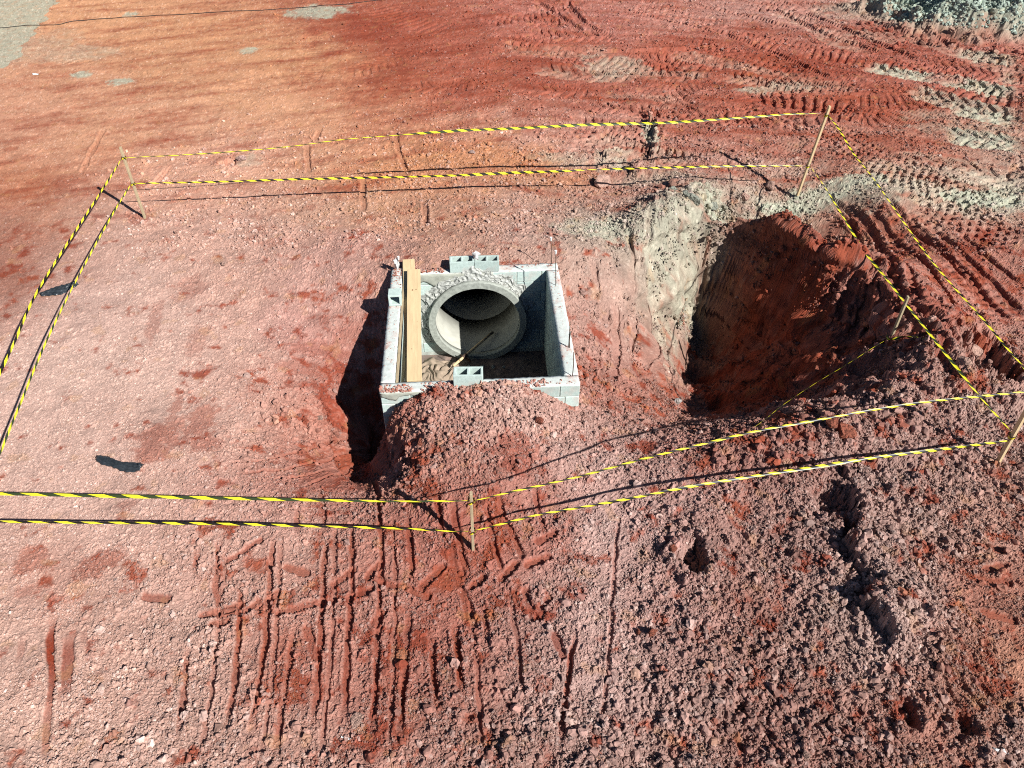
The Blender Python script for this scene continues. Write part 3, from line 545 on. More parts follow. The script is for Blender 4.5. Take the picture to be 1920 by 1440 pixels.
# warning tape: diagonal yellow and black
def tape_mat(name, dark):
    m = bpy.data.materials.new(name); m.use_nodes = True; n = m.node_tree.nodes; l = m.node_tree.links; b = n['Principled BSDF']
    uv = n.new('ShaderNodeUVMap'); sp = n.new('ShaderNodeSeparateXYZ'); l.new(uv.outputs[0], sp.inputs[0])
    mu = n.new('ShaderNodeMath'); mu.operation = 'MULTIPLY_ADD'; mu.inputs[1].default_value = .38; l.new(sp.outputs[1], mu.inputs[0]); l.new(sp.outputs[0], mu.inputs[2])
    fr = n.new('ShaderNodeMath'); fr.operation = 'FRACT'; l.new(mu.outputs[0], fr.inputs[0])
    gt = n.new('ShaderNodeMath'); gt.operation = 'GREATER_THAN'; gt.inputs[1].default_value = .5; l.new(fr.outputs[0], gt.inputs[0])
    mx = n.new('ShaderNodeMix'); mx.data_type = 'RGBA'; mx.inputs[6].default_value = (*dark, 1); mx.inputs[7].default_value = (.80, .70, .03, 1)
    l.new(gt.outputs[0], mx.inputs[0]); l.new(mx.outputs[2], b.inputs['Base Color']); b.inputs['Roughness'].default_value = .38; b.inputs['Specular IOR Level'].default_value = .4
    return m
mtape = tape_mat('warning_tape', (.014, .013, .008)); mtapeg = tape_mat('warning_tape_green_sheen', (.035, .05, .018))  # second one: green reflection on glossy black plastic put into the stripe colour

# ------------------------------------------------------------------ loose soil crumbs and clods (stuff): points with size and tint, instanced
def clods(name, px, py, size, tint, sink, label=None, cat=None, flat=.75, zz=None):
    if zz is None: zz = ground(px, py, False)[0]
    p = np.stack([px, py, zz - sink * size + size * flat * .3], 1).astype(np.float32)
    me = bpy.data.meshes.new(name); me.vertices.add(len(p)); me.vertices.foreach_set('co', p.ravel())
    A = me.attributes.new('size', 'FLOAT', 'POINT'); A.data.foreach_set('value', size.astype(np.float32))
    A = me.attributes.new('tint', 'FLOAT_COLOR', 'POINT'); A.data.foreach_set('color', np.hstack([tint, np.ones((len(p), 1))]).astype(np.float32).ravel())
    A = me.attributes.new('turn', 'FLOAT_VECTOR', 'POINT'); A.data.foreach_set('vector', (rng.random((len(p), 3)) * [1.0, 1.0, 6.28]).astype(np.float32).ravel())
    o = bpy.data.objects.new(name, me); C.objects.link(o); me.materials.append(mclod)
    ng = bpy.data.node_groups.new(name, 'GeometryNodeTree'); ng.interface.new_socket('Geometry', in_out='INPUT', socket_type='NodeSocketGeometry'); ng.interface.new_socket('Geometry', in_out='OUTPUT', socket_type='NodeSocketGeometry')
    N, L = ng.nodes, ng.links; gi = N.new('NodeGroupInput'); gout = N.new('NodeGroupOutput'); jn = N.new('GeometryNodeJoinGeometry')
    for k in range(7):
        ic = N.new('GeometryNodeMeshIcoSphere'); ic.inputs['Radius'].default_value = .5; ic.inputs['Subdivisions'].default_value = 2
        sp = N.new('GeometryNodeSetPosition'); nzz = N.new('ShaderNodeTexNoise'); nzz.inputs['Scale'].default_value = 1.7; nzz.inputs['Detail'].default_value = 2
        po = N.new('GeometryNodeInputPosition'); ad = N.new('ShaderNodeVectorMath'); ad.operation = 'ADD'; ad.inputs[1].default_value = (k * 7.1, k * 3.3, k * 5.7); L.new(po.outputs[0], ad.inputs[0]); L.new(ad.outputs[0], nzz.inputs['Vector'])
        sb = N.new('ShaderNodeVectorMath'); sb.operation = 'SUBTRACT'; sb.inputs[1].default_value = (.5, .5, .5); L.new(nzz.outputs['Color'], sb.inputs[0])
        sc2 = N.new('ShaderNodeVectorMath'); sc2.operation = 'SCALE'; sc2.inputs[3].default_value = 1.25; L.new(sb.outputs[0], sc2.inputs[0]); L.new(sc2.outputs[0], sp.inputs['Offset'])
        L.new(ic.outputs[0], sp.inputs['Geometry'])
        tf = N.new('GeometryNodeTransform'); tf.inputs['Scale'].default_value = (1, .65 + .09 * (k % 4), flat - .05 * (k % 3)); L.new(sp.outputs[0], tf.inputs[0])
        mt = N.new('GeometryNodeSetMaterial'); mt.inputs['Material'].default_value = mclod; L.new(tf.outputs[0], mt.inputs[0])
        gti = N.new('GeometryNodeGeometryToInstance'); L.new(mt.outputs[0], gti.inputs[0]); L.new(gti.outputs[0], jn.inputs[0])
    io = N.new('GeometryNodeInstanceOnPoints'); L.new(gi.outputs[0], io.inputs['Points']); L.new(jn.outputs[0], io.inputs['Instance']); io.inputs['Pick Instance'].default_value = True
    rv = N.new('FunctionNodeRandomValue'); rv.data_type = 'INT'; rv.inputs[4].default_value = 0; rv.inputs[5].default_value = 6; L.new(rv.outputs[2], io.inputs['Instance Index'])
    na = N.new('GeometryNodeInputNamedAttribute'); na.data_type = 'FLOAT'; na.inputs[0].default_value = 'size'; L.new(na.outputs[0], io.inputs['Scale'])
    nb = N.new('GeometryNodeInputNamedAttribute'); nb.data_type = 'FLOAT_VECTOR'; nb.inputs[0].default_value = 'turn'; L.new(nb.outputs[0], io.inputs['Rotation'])
    L.new(io.outputs[0], gout.inputs[0])
    md = o.modifiers.new('scatter', 'NODES'); md.node_group = ng
    tag(o, label, cat, kind='stuff'); return o
mclod = bpy.data.materials.new('clod_soil'); mclod.use_nodes = True
n = mclod.node_tree.nodes; l = mclod.node_tree.links; b = n['Principled BSDF']; b.inputs['Roughness'].default_value = .95; b.inputs['Specular IOR Level'].default_value = .15
a = n.new('ShaderNodeAttribute'); a.attribute_type = 'INSTANCER'; a.attribute_name = 'tint'
tc = n.new('ShaderNodeTexCoord'); nz = n.new('ShaderNodeTexNoise'); nz.inputs['Scale'].default_value = 4; nz.inputs['Detail'].default_value = 4; l.new(tc.outputs['Object'], nz.inputs['Vector'])
mr = n.new('ShaderNodeMapRange'); mr.inputs[1].default_value = .3; mr.inputs[2].default_value = .7; mr.inputs[3].default_value = .8; mr.inputs[4].default_value = 1.15; l.new(nz.outputs[0], mr.inputs[0])
vm = n.new('ShaderNodeVectorMath'); vm.operation = 'SCALE'; l.new(a.outputs['Color'], vm.inputs[0]); l.new(mr.outputs[0], vm.inputs[3]); l.new(vm.outputs[0], b.inputs['Base Color'])

def scatter(nn, lo, hi, power, thr, vlo=-60, vhi=1500):
    """random places over the seen ground; crumbly soil keeps more of them"""
    v = rng.random(nn) * (vhi - vlo) + vlo; _b = -(v - 720) / FPX; yy = -CAM_H / (-math.sin(PITCH) + _b * math.cos(PITCH)) * (math.cos(PITCH) + _b * math.sin(PITCH))
    hwid = .72 * (yy * math.cos(PITCH) + CAM_H * math.sin(PITCH)); xx = (rng.random(nn) * 2 - 1) * hwid
    keepd = np.ones(nn, bool)
    r0_ = soil(xx, yy)[:, 3]; k0 = rng.random(nn) < np.clip((r0_ - thr) / (1 - thr), 0, 1) ** 1.1; xx, yy = xx[k0], yy[k0]
    zz, rr, sm, cc = ground(xx, yy)
    cl = fbm(xx * 2.1 + 31, yy * 2.1, 3)
    p = (1 - .9 * sm) * sst(-.25, .45, cl + .15)
    a, bb = loc_ab(xx, yy); inside = (a > -.02) & (a < CW + .02) & (bb > -.0) & (bb < CL + .02)
    k = (rng.random(len(xx)) < p) & ~inside
    xx, yy, cc, zz = xx[k], yy[k], cc[k], zz[k]; u = rng.random(len(xx)); size = lo * (1 - u * (1 - (lo / hi) ** power)) ** (-1 / power)
    tint = cc * (1.0 + .35 * (rng.random((len(xx), 1)) - .35)); light = (rng.random((len(xx), 1)) < .30); tint = np.where(light, tint * .62 + tint.mean(1, keepdims=True) * np.array([.78, .60, .54]), tint)
    return xx, yy, size, np.clip(tint, .02, .85), zz
xx, yy, sz, tt, z_ = scatter(360000, .013, .042, 2.4, .08)
clods('soil_crumbs', xx, yy, sz * (1 + .02 * yy), tt, .12, 'small crumbs of dry red and pink soil strewn over the ground', 'soil crumbs', zz=z_)
xx, yy, sz, tt, z_ = scatter(620000, .008, .024, 2.0, .03, vlo=640)
clods('soil_grit', xx, yy, sz, tt, .08, 'fine grit of dry soil over the nearer ground', 'soil grit', zz=z_)
xx, yy, sz, tt, z_ = scatter(330000, .022, .10, 2.4, .10, vlo=-40, vhi=470)
clods('far_crumbs', xx, yy, sz, tt, .10, 'pale crumbs and small clods scattered over the far haul ground', 'soil crumbs', zz=z_)
xx, yy, sz, tt, z_ = scatter(60000, .036, .12, 3.0, .38)
clods('soil_clods', xx, yy, sz, tt, .15, 'fist-sized clods of broken clay lying on rubble and rims', 'soil clods', zz=z_)
# heap fringe: clods tipped along the rims and the mound
hot = [(560,800,60,26,130,.10),(620,790,60,25,120,.09),(480,830,50,20,60,.07),(1600,520,70,50,150,.14),(1330,375,70,28,110,.20),(1300,440,50,50,70,.12),(1640,770,120,50,320,.14),(1500,845,110,30,220,.12),(1440,455,50,30,70,.14),(1700,640,50,40,110,.12),
       (880,740,110,18,170,.08),(1110,720,40,50,170,.09),(1000,790,80,40,150,.08),(770,840,50,60,140,.07),(1560,1000,70,110,200,.11),(1290,1030,50,40,60,.12),(1650,1180,110,90,140,.10),(1350,1290,200,100,300,.08),(1700,60,120,22,130,.22),(1880,105,60,14,80,.2),(1230,260,30,40,40,.14),
       (420,840,40,14,30,.06),(1200,1300,100,60,80,.09),(1450,1330,120,60,120,.11),(1800,880,120,50,160,.12),(1750,1010,120,60,100,.1)]
hx, hy, hs = [], [], []
for u, v, su, sv, cnt, mx in hot:
    g0_ = G(u, v); sx = G(u + su, v)[0] - g0_[0]; sy = G(u, v - sv)[1] - g0_[1]; g_ = Gs(u, v)
    hx.append(g_[0] + rng.normal(size=cnt) * sx * .6); hy.append(g_[1] + rng.normal(size=cnt) * sy * .6); hs.append(.035 + (mx - .03) * rng.random(cnt) ** 2.2)
hx = np.concatenate(hx); hy = np.concatenate(hy); hs = np.concatenate(hs)
a_, b_ = loc_ab(hx, hy); k = ~((a_ > -.06) & (a_ < CW + .06) & (b_ > -.03) & (b_ < CL + .06)); hx, hy, hs = hx[k], hy[k], hs[k]
tt = ground(hx, hy)[3] * (1.0 + .3 * (rng.random((len(hx), 1)) - .3))
clods('rim_clods', hx, hy, hs, np.clip(tt, .02, .85), .12, 'larger clods of clay tipped along the hole rims and mound', 'soil clods')
# grey gravel on the far heap
gxx = gm[0] + rng.normal(size=9000) * 2.2; gyy = gm[1] + rng.normal(size=9000) * 1.8; k = gravel_mask(gxx, gyy) > .5; gxx, gyy = gxx[k], gyy[k]
tg = np.tile(srgb((176, 190, 176)) / 1.25, (len(gxx), 1)) * (.7 + .6 * rng.random((len(gxx), 1)))
clods('gravel', gxx, gyy, .05 + .07 * rng.random(len(gxx)) ** 2, tg, .1, 'grey crushed stone heaped beyond the tape at upper right', 'gravel')

# ------------------------------------------------------------------ masonry chamber
ch = empty('masonry_chamber', ab(0, 0, FLOOR_Z), TH)
tag(ch, 'square open manhole chamber of pale grey concrete blocks built round the pipe mouth', 'manhole')
def box_bm(bm, x0, x1, y0, y1, z0, z1, bev=0.0):
    r = bmesh.ops.create_cube(bm, size=1); vs = r['verts']
    for v in vs: v.co = Vector(((x0 + x1) / 2 + v.co.x * (x1 - x0), (y0 + y1) / 2 + v.co.y * (y1 - y0), (z0 + z1) / 2 + v.co.z * (z1 - z0)))
    if bev:
        es = list({e for v in vs for e in v.link_edges}); bmesh.ops.bevel(bm, geom=es, offset=bev, segments=1, affect='EDGES', clamp_overlap=True)
    return vs
FZ = -FLOOR_Z    # local z of world 0
TOPL = ZT + FZ   # local z of wall top
CAPH = .018
blk_cache = {}
def block_piece(Lx, along, a, b, zc):
    key = (round(Lx, 3), along)
    if key not in blk_cache:
        bm = bmesh.new(); hx_, hy_ = (Lx / 2, WT / 2) if along == 'a' else (WT / 2, Lx / 2)
        box_bm(bm, -hx_, hx_, -hy_, hy_, -.095, .095, .008); me_ = bpy.data.meshes.new('block'); bm.to_mesh(me_); bm.free(); me_.materials.append(mconc); blk_cache[key] = me_
    o = link_mesh('block', blk_cache[key], None, ch); o.location = (a + random.uniform(-.001, .001), b + random.uniform(-.0015, .0015), zc); return o
PC_A = float(loc_ab(G(897, 602, -.63)[0], 10.1)[0]); PIPE_Z = -.63; R_IN, R_OUT = .70, .81
def courses(along, length, fixed, skip=None, n=8):
    for c in range(n):
        zc = TOPL - CAPH - .005 - .095 - c * .20
        e0, e1 = (0, length) if (c % 2 == 0) == (along == 'a') else (WT + .01, length - WT - .01)
        p = e0; first = True
        while p < e1 - .02:
            Lb = min(.39, e1 - p)
            if first and c % 2 == 1 and along == 'a': Lb = .19
            if e1 - (p + Lb) < .08: Lb = e1 - p
            first = False; mid = p + Lb / 2
            if skip is None or not skip(mid, zc):
                if along == 'a': block_piece(Lb, 'a', mid, fixed, zc)
                else: block_piece(Lb, 'b', fixed, mid, zc)
            p += Lb + .01
courses('a', CW, WT / 2); courses('b', CL, WT / 2); courses('b', CL, CW - WT / 2)
courses('a', CW, CL - WT / 2, skip=lambda m, zc: math.hypot(m - PC_A, zc - FZ - PIPE_Z) < R_OUT + .10)
# mortar in the joints: a core set 4 mm behind the block faces
def core(a0, a1, b0, b1):
    bm = bmesh.new(); box_bm(bm, a0, a1, b0, b1, -.25, TOPL - CAPH - .004); return obj('mortar_joints', bm, mmort, ch)
core(.010, CW - .010, .010, WT - .010); core(.011, WT - .011, WT - .03, CL - WT); core(CW - WT + .011, CW - .011, WT - .03, CL - WT)
# back wall core with the round opening
bm = bmesh.new(); n_ = 72; o1, i1, o2, i2 = [], [], [], []
zc_ = FZ + PIPE_Z
for k in range(n_):
    t = 2 * math.pi * k / n_; cx, cz = math.cos(t), math.sin(t); r_ = R_OUT - .03
    sx = ((CW - .006) - PC_A if cx > 0 else PC_A - .006) / max(abs(cx), 1e-6); sz = ((TOPL - CAPH - .004) - zc_ if cz > 0 else zc_ + .25) / max(abs(cz), 1e-6); q = min(sx, sz)
    for lst, rr, bb in ((i1, r_, CL - WT + .010), (o1, q, CL - WT + .010), (i2, r_, CL - .010), (o2, q, CL - .010)): lst.append(bm.verts.new((PC_A + cx * rr, bb, zc_ + cz * rr)))
for k in range(n_):
    j = (k + 1) % n_; bm.faces.new((i1[k], o1[k], o1[j], i1[j])); bm.faces.new((i2[j], o2[j], o2[k], i2[k])); bm.faces.new((i1[j], i2[j], i2[k], i1[k])); bm.faces.new((o1[k], o2[k], o2[j], o1[j]))
bmesh.ops.recalc_face_normals(bm, faces=bm.faces); obj('mortar_joints', bm, mmort, ch)
# mortar capping with a rough edge
def cap(a0, a1, b0, b1, name='wall_capping'):
    bm = bmesh.new(); L = a1 - a0; W = b1 - b0; nu, nv = max(2, int(L / .035)), max(3, int(W / .035)); g = {}
    for i in range(nu + 1):
        for j in range(nv + 1):
            aa = a0 + L * i / nu; bb = b0 + W * j / nv; e = (i in (0, nu) or j in (0, nv))
            da = random.uniform(-.004, .004); db = random.uniform(-.004, .004)
            g[i, j] = bm.verts.new((aa + da, bb + db, TOPL + random.uniform(-.004, .004) - (.006 if e else 0)))
    for i in range(nu):
        for j in range(nv): bm.faces.new((g[i, j], g[i + 1, j], g[i + 1, j + 1], g[i, j + 1]))
    bd = [e for e in bm.edges if e.is_boundary]; r = bmesh.ops.extrude_edge_only(bm, edges=bd)
    for v in [v for v in r['geom'] if isinstance(v, bmesh.types.BMVert)]: v.co.z = TOPL - CAPH - .006
    bmesh.ops.recalc_face_normals(bm, faces=bm.faces); return obj(name, bm, mcap, ch, True)
cap(-.001, CW + .001, -.002, WT + .001); cap(-.001, CW + .001, CL - WT - .001, CL + .002); cap(-.002, WT + .002, WT + .012, CL - WT - .012); cap(CW - WT - .002, CW + .002, WT + .012, CL - WT - .012)
# ragged plastered strip below the top of the back wall, left part, and along the front
def slab(a0, a1, b, z0, z1, th, mat, name, seed, facing=-1, wav=.035):
    """roughly plastered patch standing proud of a wall face"""
    rnd = random.Random(seed); bm = bmesh.new(); nu = int((a1 - a0) / .04); nv = 5; g = {}
    for i in range(nu + 1):
        lo = z0 + wav * math.sin(i * .7 + seed) + rnd.uniform(-wav, wav) * .7
        for j in range(nv + 1):
            zz = lo + (z1 - lo) * j / nv; t = th * (.45 if j == 0 or i in (0, nu) else 1) + rnd.uniform(-.004, .004)
            g[i, j] = bm.verts.new((a0 + (a1 - a0) * i / nu, b + facing * t, zz))
    for i in range(nu):
        for j in range(nv): bm.faces.new((g[i, j], g[i + 1, j], g[i + 1, j + 1], g[i, j + 1]))
    bd = [e for e in bm.edges if e.is_boundary]; r = bmesh.ops.extrude_edge_only(bm, edges=bd)
    for v in [v for v in r['geom'] if isinstance(v, bmesh.types.BMVert)]: v.co.y = b - facing * .002
    bmesh.ops.recalc_face_normals(bm, faces=bm.faces); return obj(name, bm, mat, ch, True)
slab(.22, 1.62, CL - WT, TOPL - .20, TOPL - .01, .016, mbeam, 'plaster_strip', 3)
slab(.0, 1.62, 0, TOPL - .10, TOPL - .012, .014, mbeam, 'plaster_strip', 8)
# rough mortar collar between pipe and blocks
bm = bmesh.new(); nr, nt_ = 9, 150; rows = []
rnd = random.Random(4); rag = [rnd.uniform(-.05, .06) for _ in range(nt_)]
rag = [(rag[i - 1] + rag[i] * 2 + rag[(i + 1) % nt_]) / 4 for i in range(nt_)]
for j in range(nr + 1):
    row = []
    for i in range(nt_):
        t = 2 * math.pi * i / nt_; f = j / nr; outer = R_OUT + .09 + rag[i] * 2.2 + .10 * max(0, math.cos(t - 2.35)) ** 2 + .05 * max(0, math.cos(t - .9)) ** 4
        rr = (R_OUT - .012) * (1 - f) + outer * f; h = .05 * (1 - f) ** 1.2 + .008
        lump = 0 if j in (0, nr) else rnd.uniform(-.020, .014)
        row.append(bm.verts.new((PC_A + math.cos(t) * rr, CL - WT - (h + lump if j < nr else -.004), zc_ + math.sin(t) * rr)))
    rows.append(row)
for j in range(nr):
    for i in range(nt_): k = (i + 1) % nt_; bm.faces.new((rows[j][i], rows[j][k], rows[j + 1][k], rows[j + 1][i]))
bmesh.ops.recalc_face_normals(bm, faces=bm.faces)
for v in list(bm.verts):
    if v.co.z < .01: v.co.z = .01 + .0005 * random.random()
obj('mortar_collar', bm, mrough, ch)
# floor
bm = bmesh.new(); g = {}
for i in range(37):
    for j in range(41):
        aa = WT - .02 + (CW - 2 * WT + .04) * i / 36; bb = WT - .02 + (CL - 2 * WT + .04) * j / 40
        g[i, j] = bm.verts.new((aa, bb, random.uniform(0, .012) + .03 * max(0, (j - 33) / 7)))
for i in range(36):
    for j in range(40): bm.faces.new((g[i, j], g[i + 1, j], g[i + 1, j + 1], g[i, j + 1]))
obj('chamber_floor', bm, M('dirty_floor', (.17, .13, .11), .95, 7, .4, .006, 40, col2=(.30, .20, .16), c2scale=4), ch)
# crumbs of mortar and soil on the floor by the pipe mouth
def lump_mesh(name, seed, sub=2, cuts=7, rough=.12, squash=(1, 1, 1)):
    rnd = random.Random(seed); bm = bmesh.new(); bmesh.ops.create_icosphere(bm, subdivisions=sub, radius=.5)
    for v in bm.verts: v.co *= 1 + rnd.uniform(-rough, rough) * .35
    for _ in range(cuts):
        nrm = Vector((rnd.gauss(0, 1), rnd.gauss(0, 1), rnd.gauss(0, 1))).normalized(); d = rnd.uniform(.24, .44)
        for v in bm.verts:
            q = v.co.dot(nrm)
            if q > d: v.co -= nrm * (q - d) * .96
    for v in bm.verts:
        v.co += Vector((rnd.uniform(-1, 1), rnd.uniform(-1, 1), rnd.uniform(-1, 1))) * .010
        v.co = Vector((v.co.x * squash[0], v.co.y * squash[1], v.co.z * squash[2]))
    me_ = bpy.data.meshes.new(name); bm.to_mesh(me_); bm.free(); return me_

# ------------------------------------------------------------------ concrete pipe
pp = empty('concrete_pipe', ab(PC_A, CL - WT, PIPE_Z), TH); tag(pp, 'wide round concrete drain pipe opening through the back wall of the chamber', 'pipe')
def ring(y0, y1, ri, ro, name, matn, seg=96, dz0=0, dz1=0, jit=0):
    bm = bmesh.new(); L = {}
    for k, (yy_, rr) in enumerate(((y0, ri), (y0, ro), (y1, ro), (y1, ri))):
        for i in range(seg):
            t = 2 * math.pi * i / seg; L[k, i] = bm.verts.new((math.cos(t) * rr, yy_ + (random.uniform(-jit, jit) if k < 2 else 0), math.sin(t) * rr + (dz0 if k < 2 else dz1)))
    for i in range(seg):
        j = (i + 1) % seg
        for k in range(4): m_ = (k + 1) % 4; bm.faces.new((L[k, i], L[m_, i], L[m_, j], L[k, j]))
    bmesh.ops.recalc_face_normals(bm, faces=bm.faces); o = obj(name, bm, matn, pp)
    for p in o.data.polygons: p.use_smooth = abs(p.normal.y) < .5
    return o
ring(-.14, -.02, R_IN + .004, R_OUT, 'pipe_rim', mpring, jit=.003)
ring(-.018, .95, R_IN, R_OUT - .004, 'pipe_section', mpipe, dz1=-.05)
ring(.97, 2.3, R_IN + .01, R_OUT - .01, 'pipe_section', mpipe, dz0=-.05, dz1=-.18)
bm = bmesh.new(); bmesh.ops.create_cone(bm, cap_ends=True, segments=48, radius1=R_OUT - .02, radius2=R_OUT - .02, depth=.08); bmesh.ops.rotate(bm, verts=bm.verts, matrix=Matrix.Rotation(R(90), 3, 'X')); bmesh.ops.translate(bm, verts=bm.verts, vec=(0, 2.36, -.18)); obj('added_end_disc', bm, M('end_disc_brown', (.10, .04, .03), 1), pp)  # unseen disc added to keep sky light out of the pipe's far end

# ------------------------------------------------------------------ steel rods in the wall tops
def tube(pts, r, seg=6):
    bm = bmesh.new(); pts = [Vector(p) for p in pts]; rings = []
    for i, p in enumerate(pts):
        d = (pts[min(i + 1, len(pts) - 1)] - pts[max(i - 1, 0)]).normalized(); u = d.orthogonal().normalized(); v = d.cross(u)
        if rings and rings[-1][1].dot(u) < 0: u = -u; v = -v
        if rings:
            pu = rings[-1][1]; u = (pu - d * pu.dot(d)).normalized(); v = d.cross(u)
        rings.append(([bm.verts.new(p + (u * math.cos(2 * math.pi * k / seg) + v * math.sin(2 * math.pi * k / seg)) * r) for k in range(seg)], u))
    for (a, _), (b, _) in zip(rings, rings[1:]):
        for k in range(seg): bm.faces.new((a[k], a[(k + 1) % seg], b[(k + 1) % seg], b[k]))
    bm.faces.new(rings[0][0][::-1]); bm.faces.new(rings[-1][0]); bmesh.ops.recalc_face_normals(bm, faces=bm.faces); return bm
def chloc(p): a, b = loc_ab(p[0], p[1]); return Vector((a, b, p[2] + FZ))
def rod(ub, vb, ut, vt, capd=False, bend=0.0):
    B = G(ub, vb, ZT - .03); d = ray(ut, vt); t = B[1] / d[1]; T = np.array([d[0] * t, B[1], CAM_H + d[2] * t])
    p0, p1 = chloc(B), chloc(T); mid = (p0 + p1) / 2 + Vector((bend, bend * .5, 0)); o = obj('steel_rod', tube([p0, mid, p1], .006), msteel, ch, True)
    if capd:
        bm = bmesh.new(); bmesh.ops.create_cone(bm, cap_ends=True, segments=10, radius1=.012, radius2=.02, depth=.06); bmesh.ops.translate(bm, verts=bm.verts, vec=p1); c = obj('rod_cap', bm, mwhite, o)
rod(1066,654,1069,604); rod(1073,708,1075,660,bend=.012); rod(1042,538,1042,473,True); rod(1034,498,1033,448,True,.01); rod(745,507,747,484,True); rod(742,508,740,491,True,-.02); rod(1068,655,1070,622,bend=-.01)
# cloth strip tied to the rods at the far left corner
p = chloc(G(744, 497, ZT + .06)); bm = bmesh.new(); bmesh.ops.create_icosphere(bm, subdivisions=2, radius=.055)
for v in bm.verts: v.co = p + Vector((v.co.x * .7, v.co.y * .7, v.co.z * 2.2)) * random.uniform(.6, 1.25)
obj('tied_rag', bm, mwaste, ch)

wa, wb, ws_ = [], [], []
for a0, a1, b0, b1, cnt, big_ in ((.0, .42, .0, .13, 150, .05), (.55, 1.0, .0, .15, 120, .06), (1.0, 1.32, .0, .10, 60, .06), (1.55, 2.2, .0, .12, 150, .05), (2.2, 2.6, .01, .10, 16, .03), (.30, .85, CL - .17, CL + .0, 200, .05), (.02, .17, 2.45, 2.93, 90, .03),
                                 (.02, .17, .3, 2.4, 60, .02), (1.5, 2.6, CL - .12, CL, 60, .03), (CW - .17, CW - .02, .3, 2.7, 50, .02)):
    wa.append(a0 + (a1 - a0) * rng.random(cnt)); wb.append(b0 + (b1 - b0) * rng.random(cnt) ** (1.4 if b0 < .1 else .7)); ws_.append(.012 + (big_ - .012) * rng.random(cnt) ** 2)
wa = np.concatenate(wa); wb = np.concatenate(wb); ws_ = np.concatenate(ws_)
wx_ = FL[0] + wa * ca - wb * sa; wy_ = FL[1] + wa * sa + wb * ca
tw_ = np.where(rng.random((len(wx_), 1)) < .35, srgb((186, 122, 104)), srgb((206, 160, 146))) / 1.4 * (.85 + .3 * rng.random((len(wx_), 1)))
clods('soil_on_walls', wx_, wy_, ws_, tw_, .0, 'pink soil crumbs spilled over the tops of the chamber walls', 'soil crumbs', zz=np.full(len(wx_), ZT - .002))
# ------------------------------------------------------------------ loose blocks
def cell_mesh(xs, ys, h, holes):
    bm = bmesh.new(); V = {}
    def vert(i, j, k):
        if (i, j, k) not in V: V[i, j, k] = bm.verts.new((xs[i], ys[j], k * h))
        return V[i, j, k]
    solid = lambda i, j: 0 <= i < len(xs) - 1 and 0 <= j < len(ys) - 1 and (i, j) not in holes
    for i in range(len(xs) - 1):
        for j in range(len(ys) - 1):
            if not solid(i, j): continue
            bm.faces.new([vert(i, j, 1), vert(i + 1, j, 1), vert(i + 1, j + 1, 1), vert(i, j + 1, 1)]); bm.faces.new([vert(i, j + 1, 0), vert(i + 1, j + 1, 0), vert(i + 1, j, 0), vert(i, j, 0)])
            for di, dj, q in ((-1, 0, ((i, j + 1), (i, j))), (1, 0, ((i + 1, j), (i + 1, j + 1))), (0, -1, ((i, j), (i + 1, j))), (0, 1, ((i + 1, j + 1), (i, j + 1)))):
                if not solid(i + di, j + dj): (a0, b0), (a1, b1) = q; bm.faces.new([vert(a0, b0, 0), vert(a1, b1, 0), vert(a1, b1, 1), vert(a0, b0, 1)])
    bmesh.ops.recalc_face_normals(bm, faces=bm.faces)
    es = [e for e in bm.edges if len(e.link_faces) == 2 and e.calc_face_angle(0) > .5]; bmesh.ops.bevel(bm, geom=es, offset=.004, segments=1, affect='EDGES')
    me_ = bpy.data.meshes.new('block_shell'); bm.to_mesh(me_); bm.free(); me_.materials.append(mconc); return me_
full = cell_mesh([-.195, -.165, -.015, .015, .165, .195], [-.095, -.065, .065, .095], .19, {(1, 1), (3, 1)})
half = cell_mesh([-.095, -.065, .065, .095], [-.095, -.065, .065, .095], .19, {(1, 1)})
def loose(me_, u, v, z, rz, label, rx=0, dy=.095, dz=.003):
    p = G(u, v, z); o = link_mesh('concrete_block', me_); o.location = (p[0], p[1] + dy, z + dz); o.rotation_euler = (rx, 0, rz); tag(o, label, 'concrete block', 'loose hollow concrete blocks on the chamber walls'); return o
loose(full, 866, 511, ZT, TH + R(1), 'left of the two hollow grey blocks side by side on the back wall'); loose(full, 912.5, 510, ZT, TH - R(1), 'right of the two hollow blocks on the back wall, with the plastic bag')
loose(full, 878, 725, ZT, TH - R(3), 'single hollow grey block standing on the near wall above the soil mound')
h_ = loose(half, 740, 574, ZT, TH, 'small dusty half block lying on its side on the left wall beside the planks', rx=R(90), dy=.19, dz=.098)
bag_p = G(893, 484, ZT + .19); rnd = random.Random(2); bm = bmesh.new(); bmesh.ops.create_icosphere(bm, subdivisions=3, radius=.07)
for v in bm.verts: v.co = Vector((v.co.x * (.7 + .35 * math.sin(v.co.z * 60 + v.co.y * 40)), v.co.y * .8, v.co.z * 1.1)) * rnd.uniform(.88, 1.1) + Vector((0, 0, .055))
bg = obj('plastic_bag', bm, mwaste); bg.location = (bag_p[0], bag_p[1], ZT + .19); tag(bg, 'small crumpled clear plastic bag lying on top of the back wall blocks', 'plastic bag')

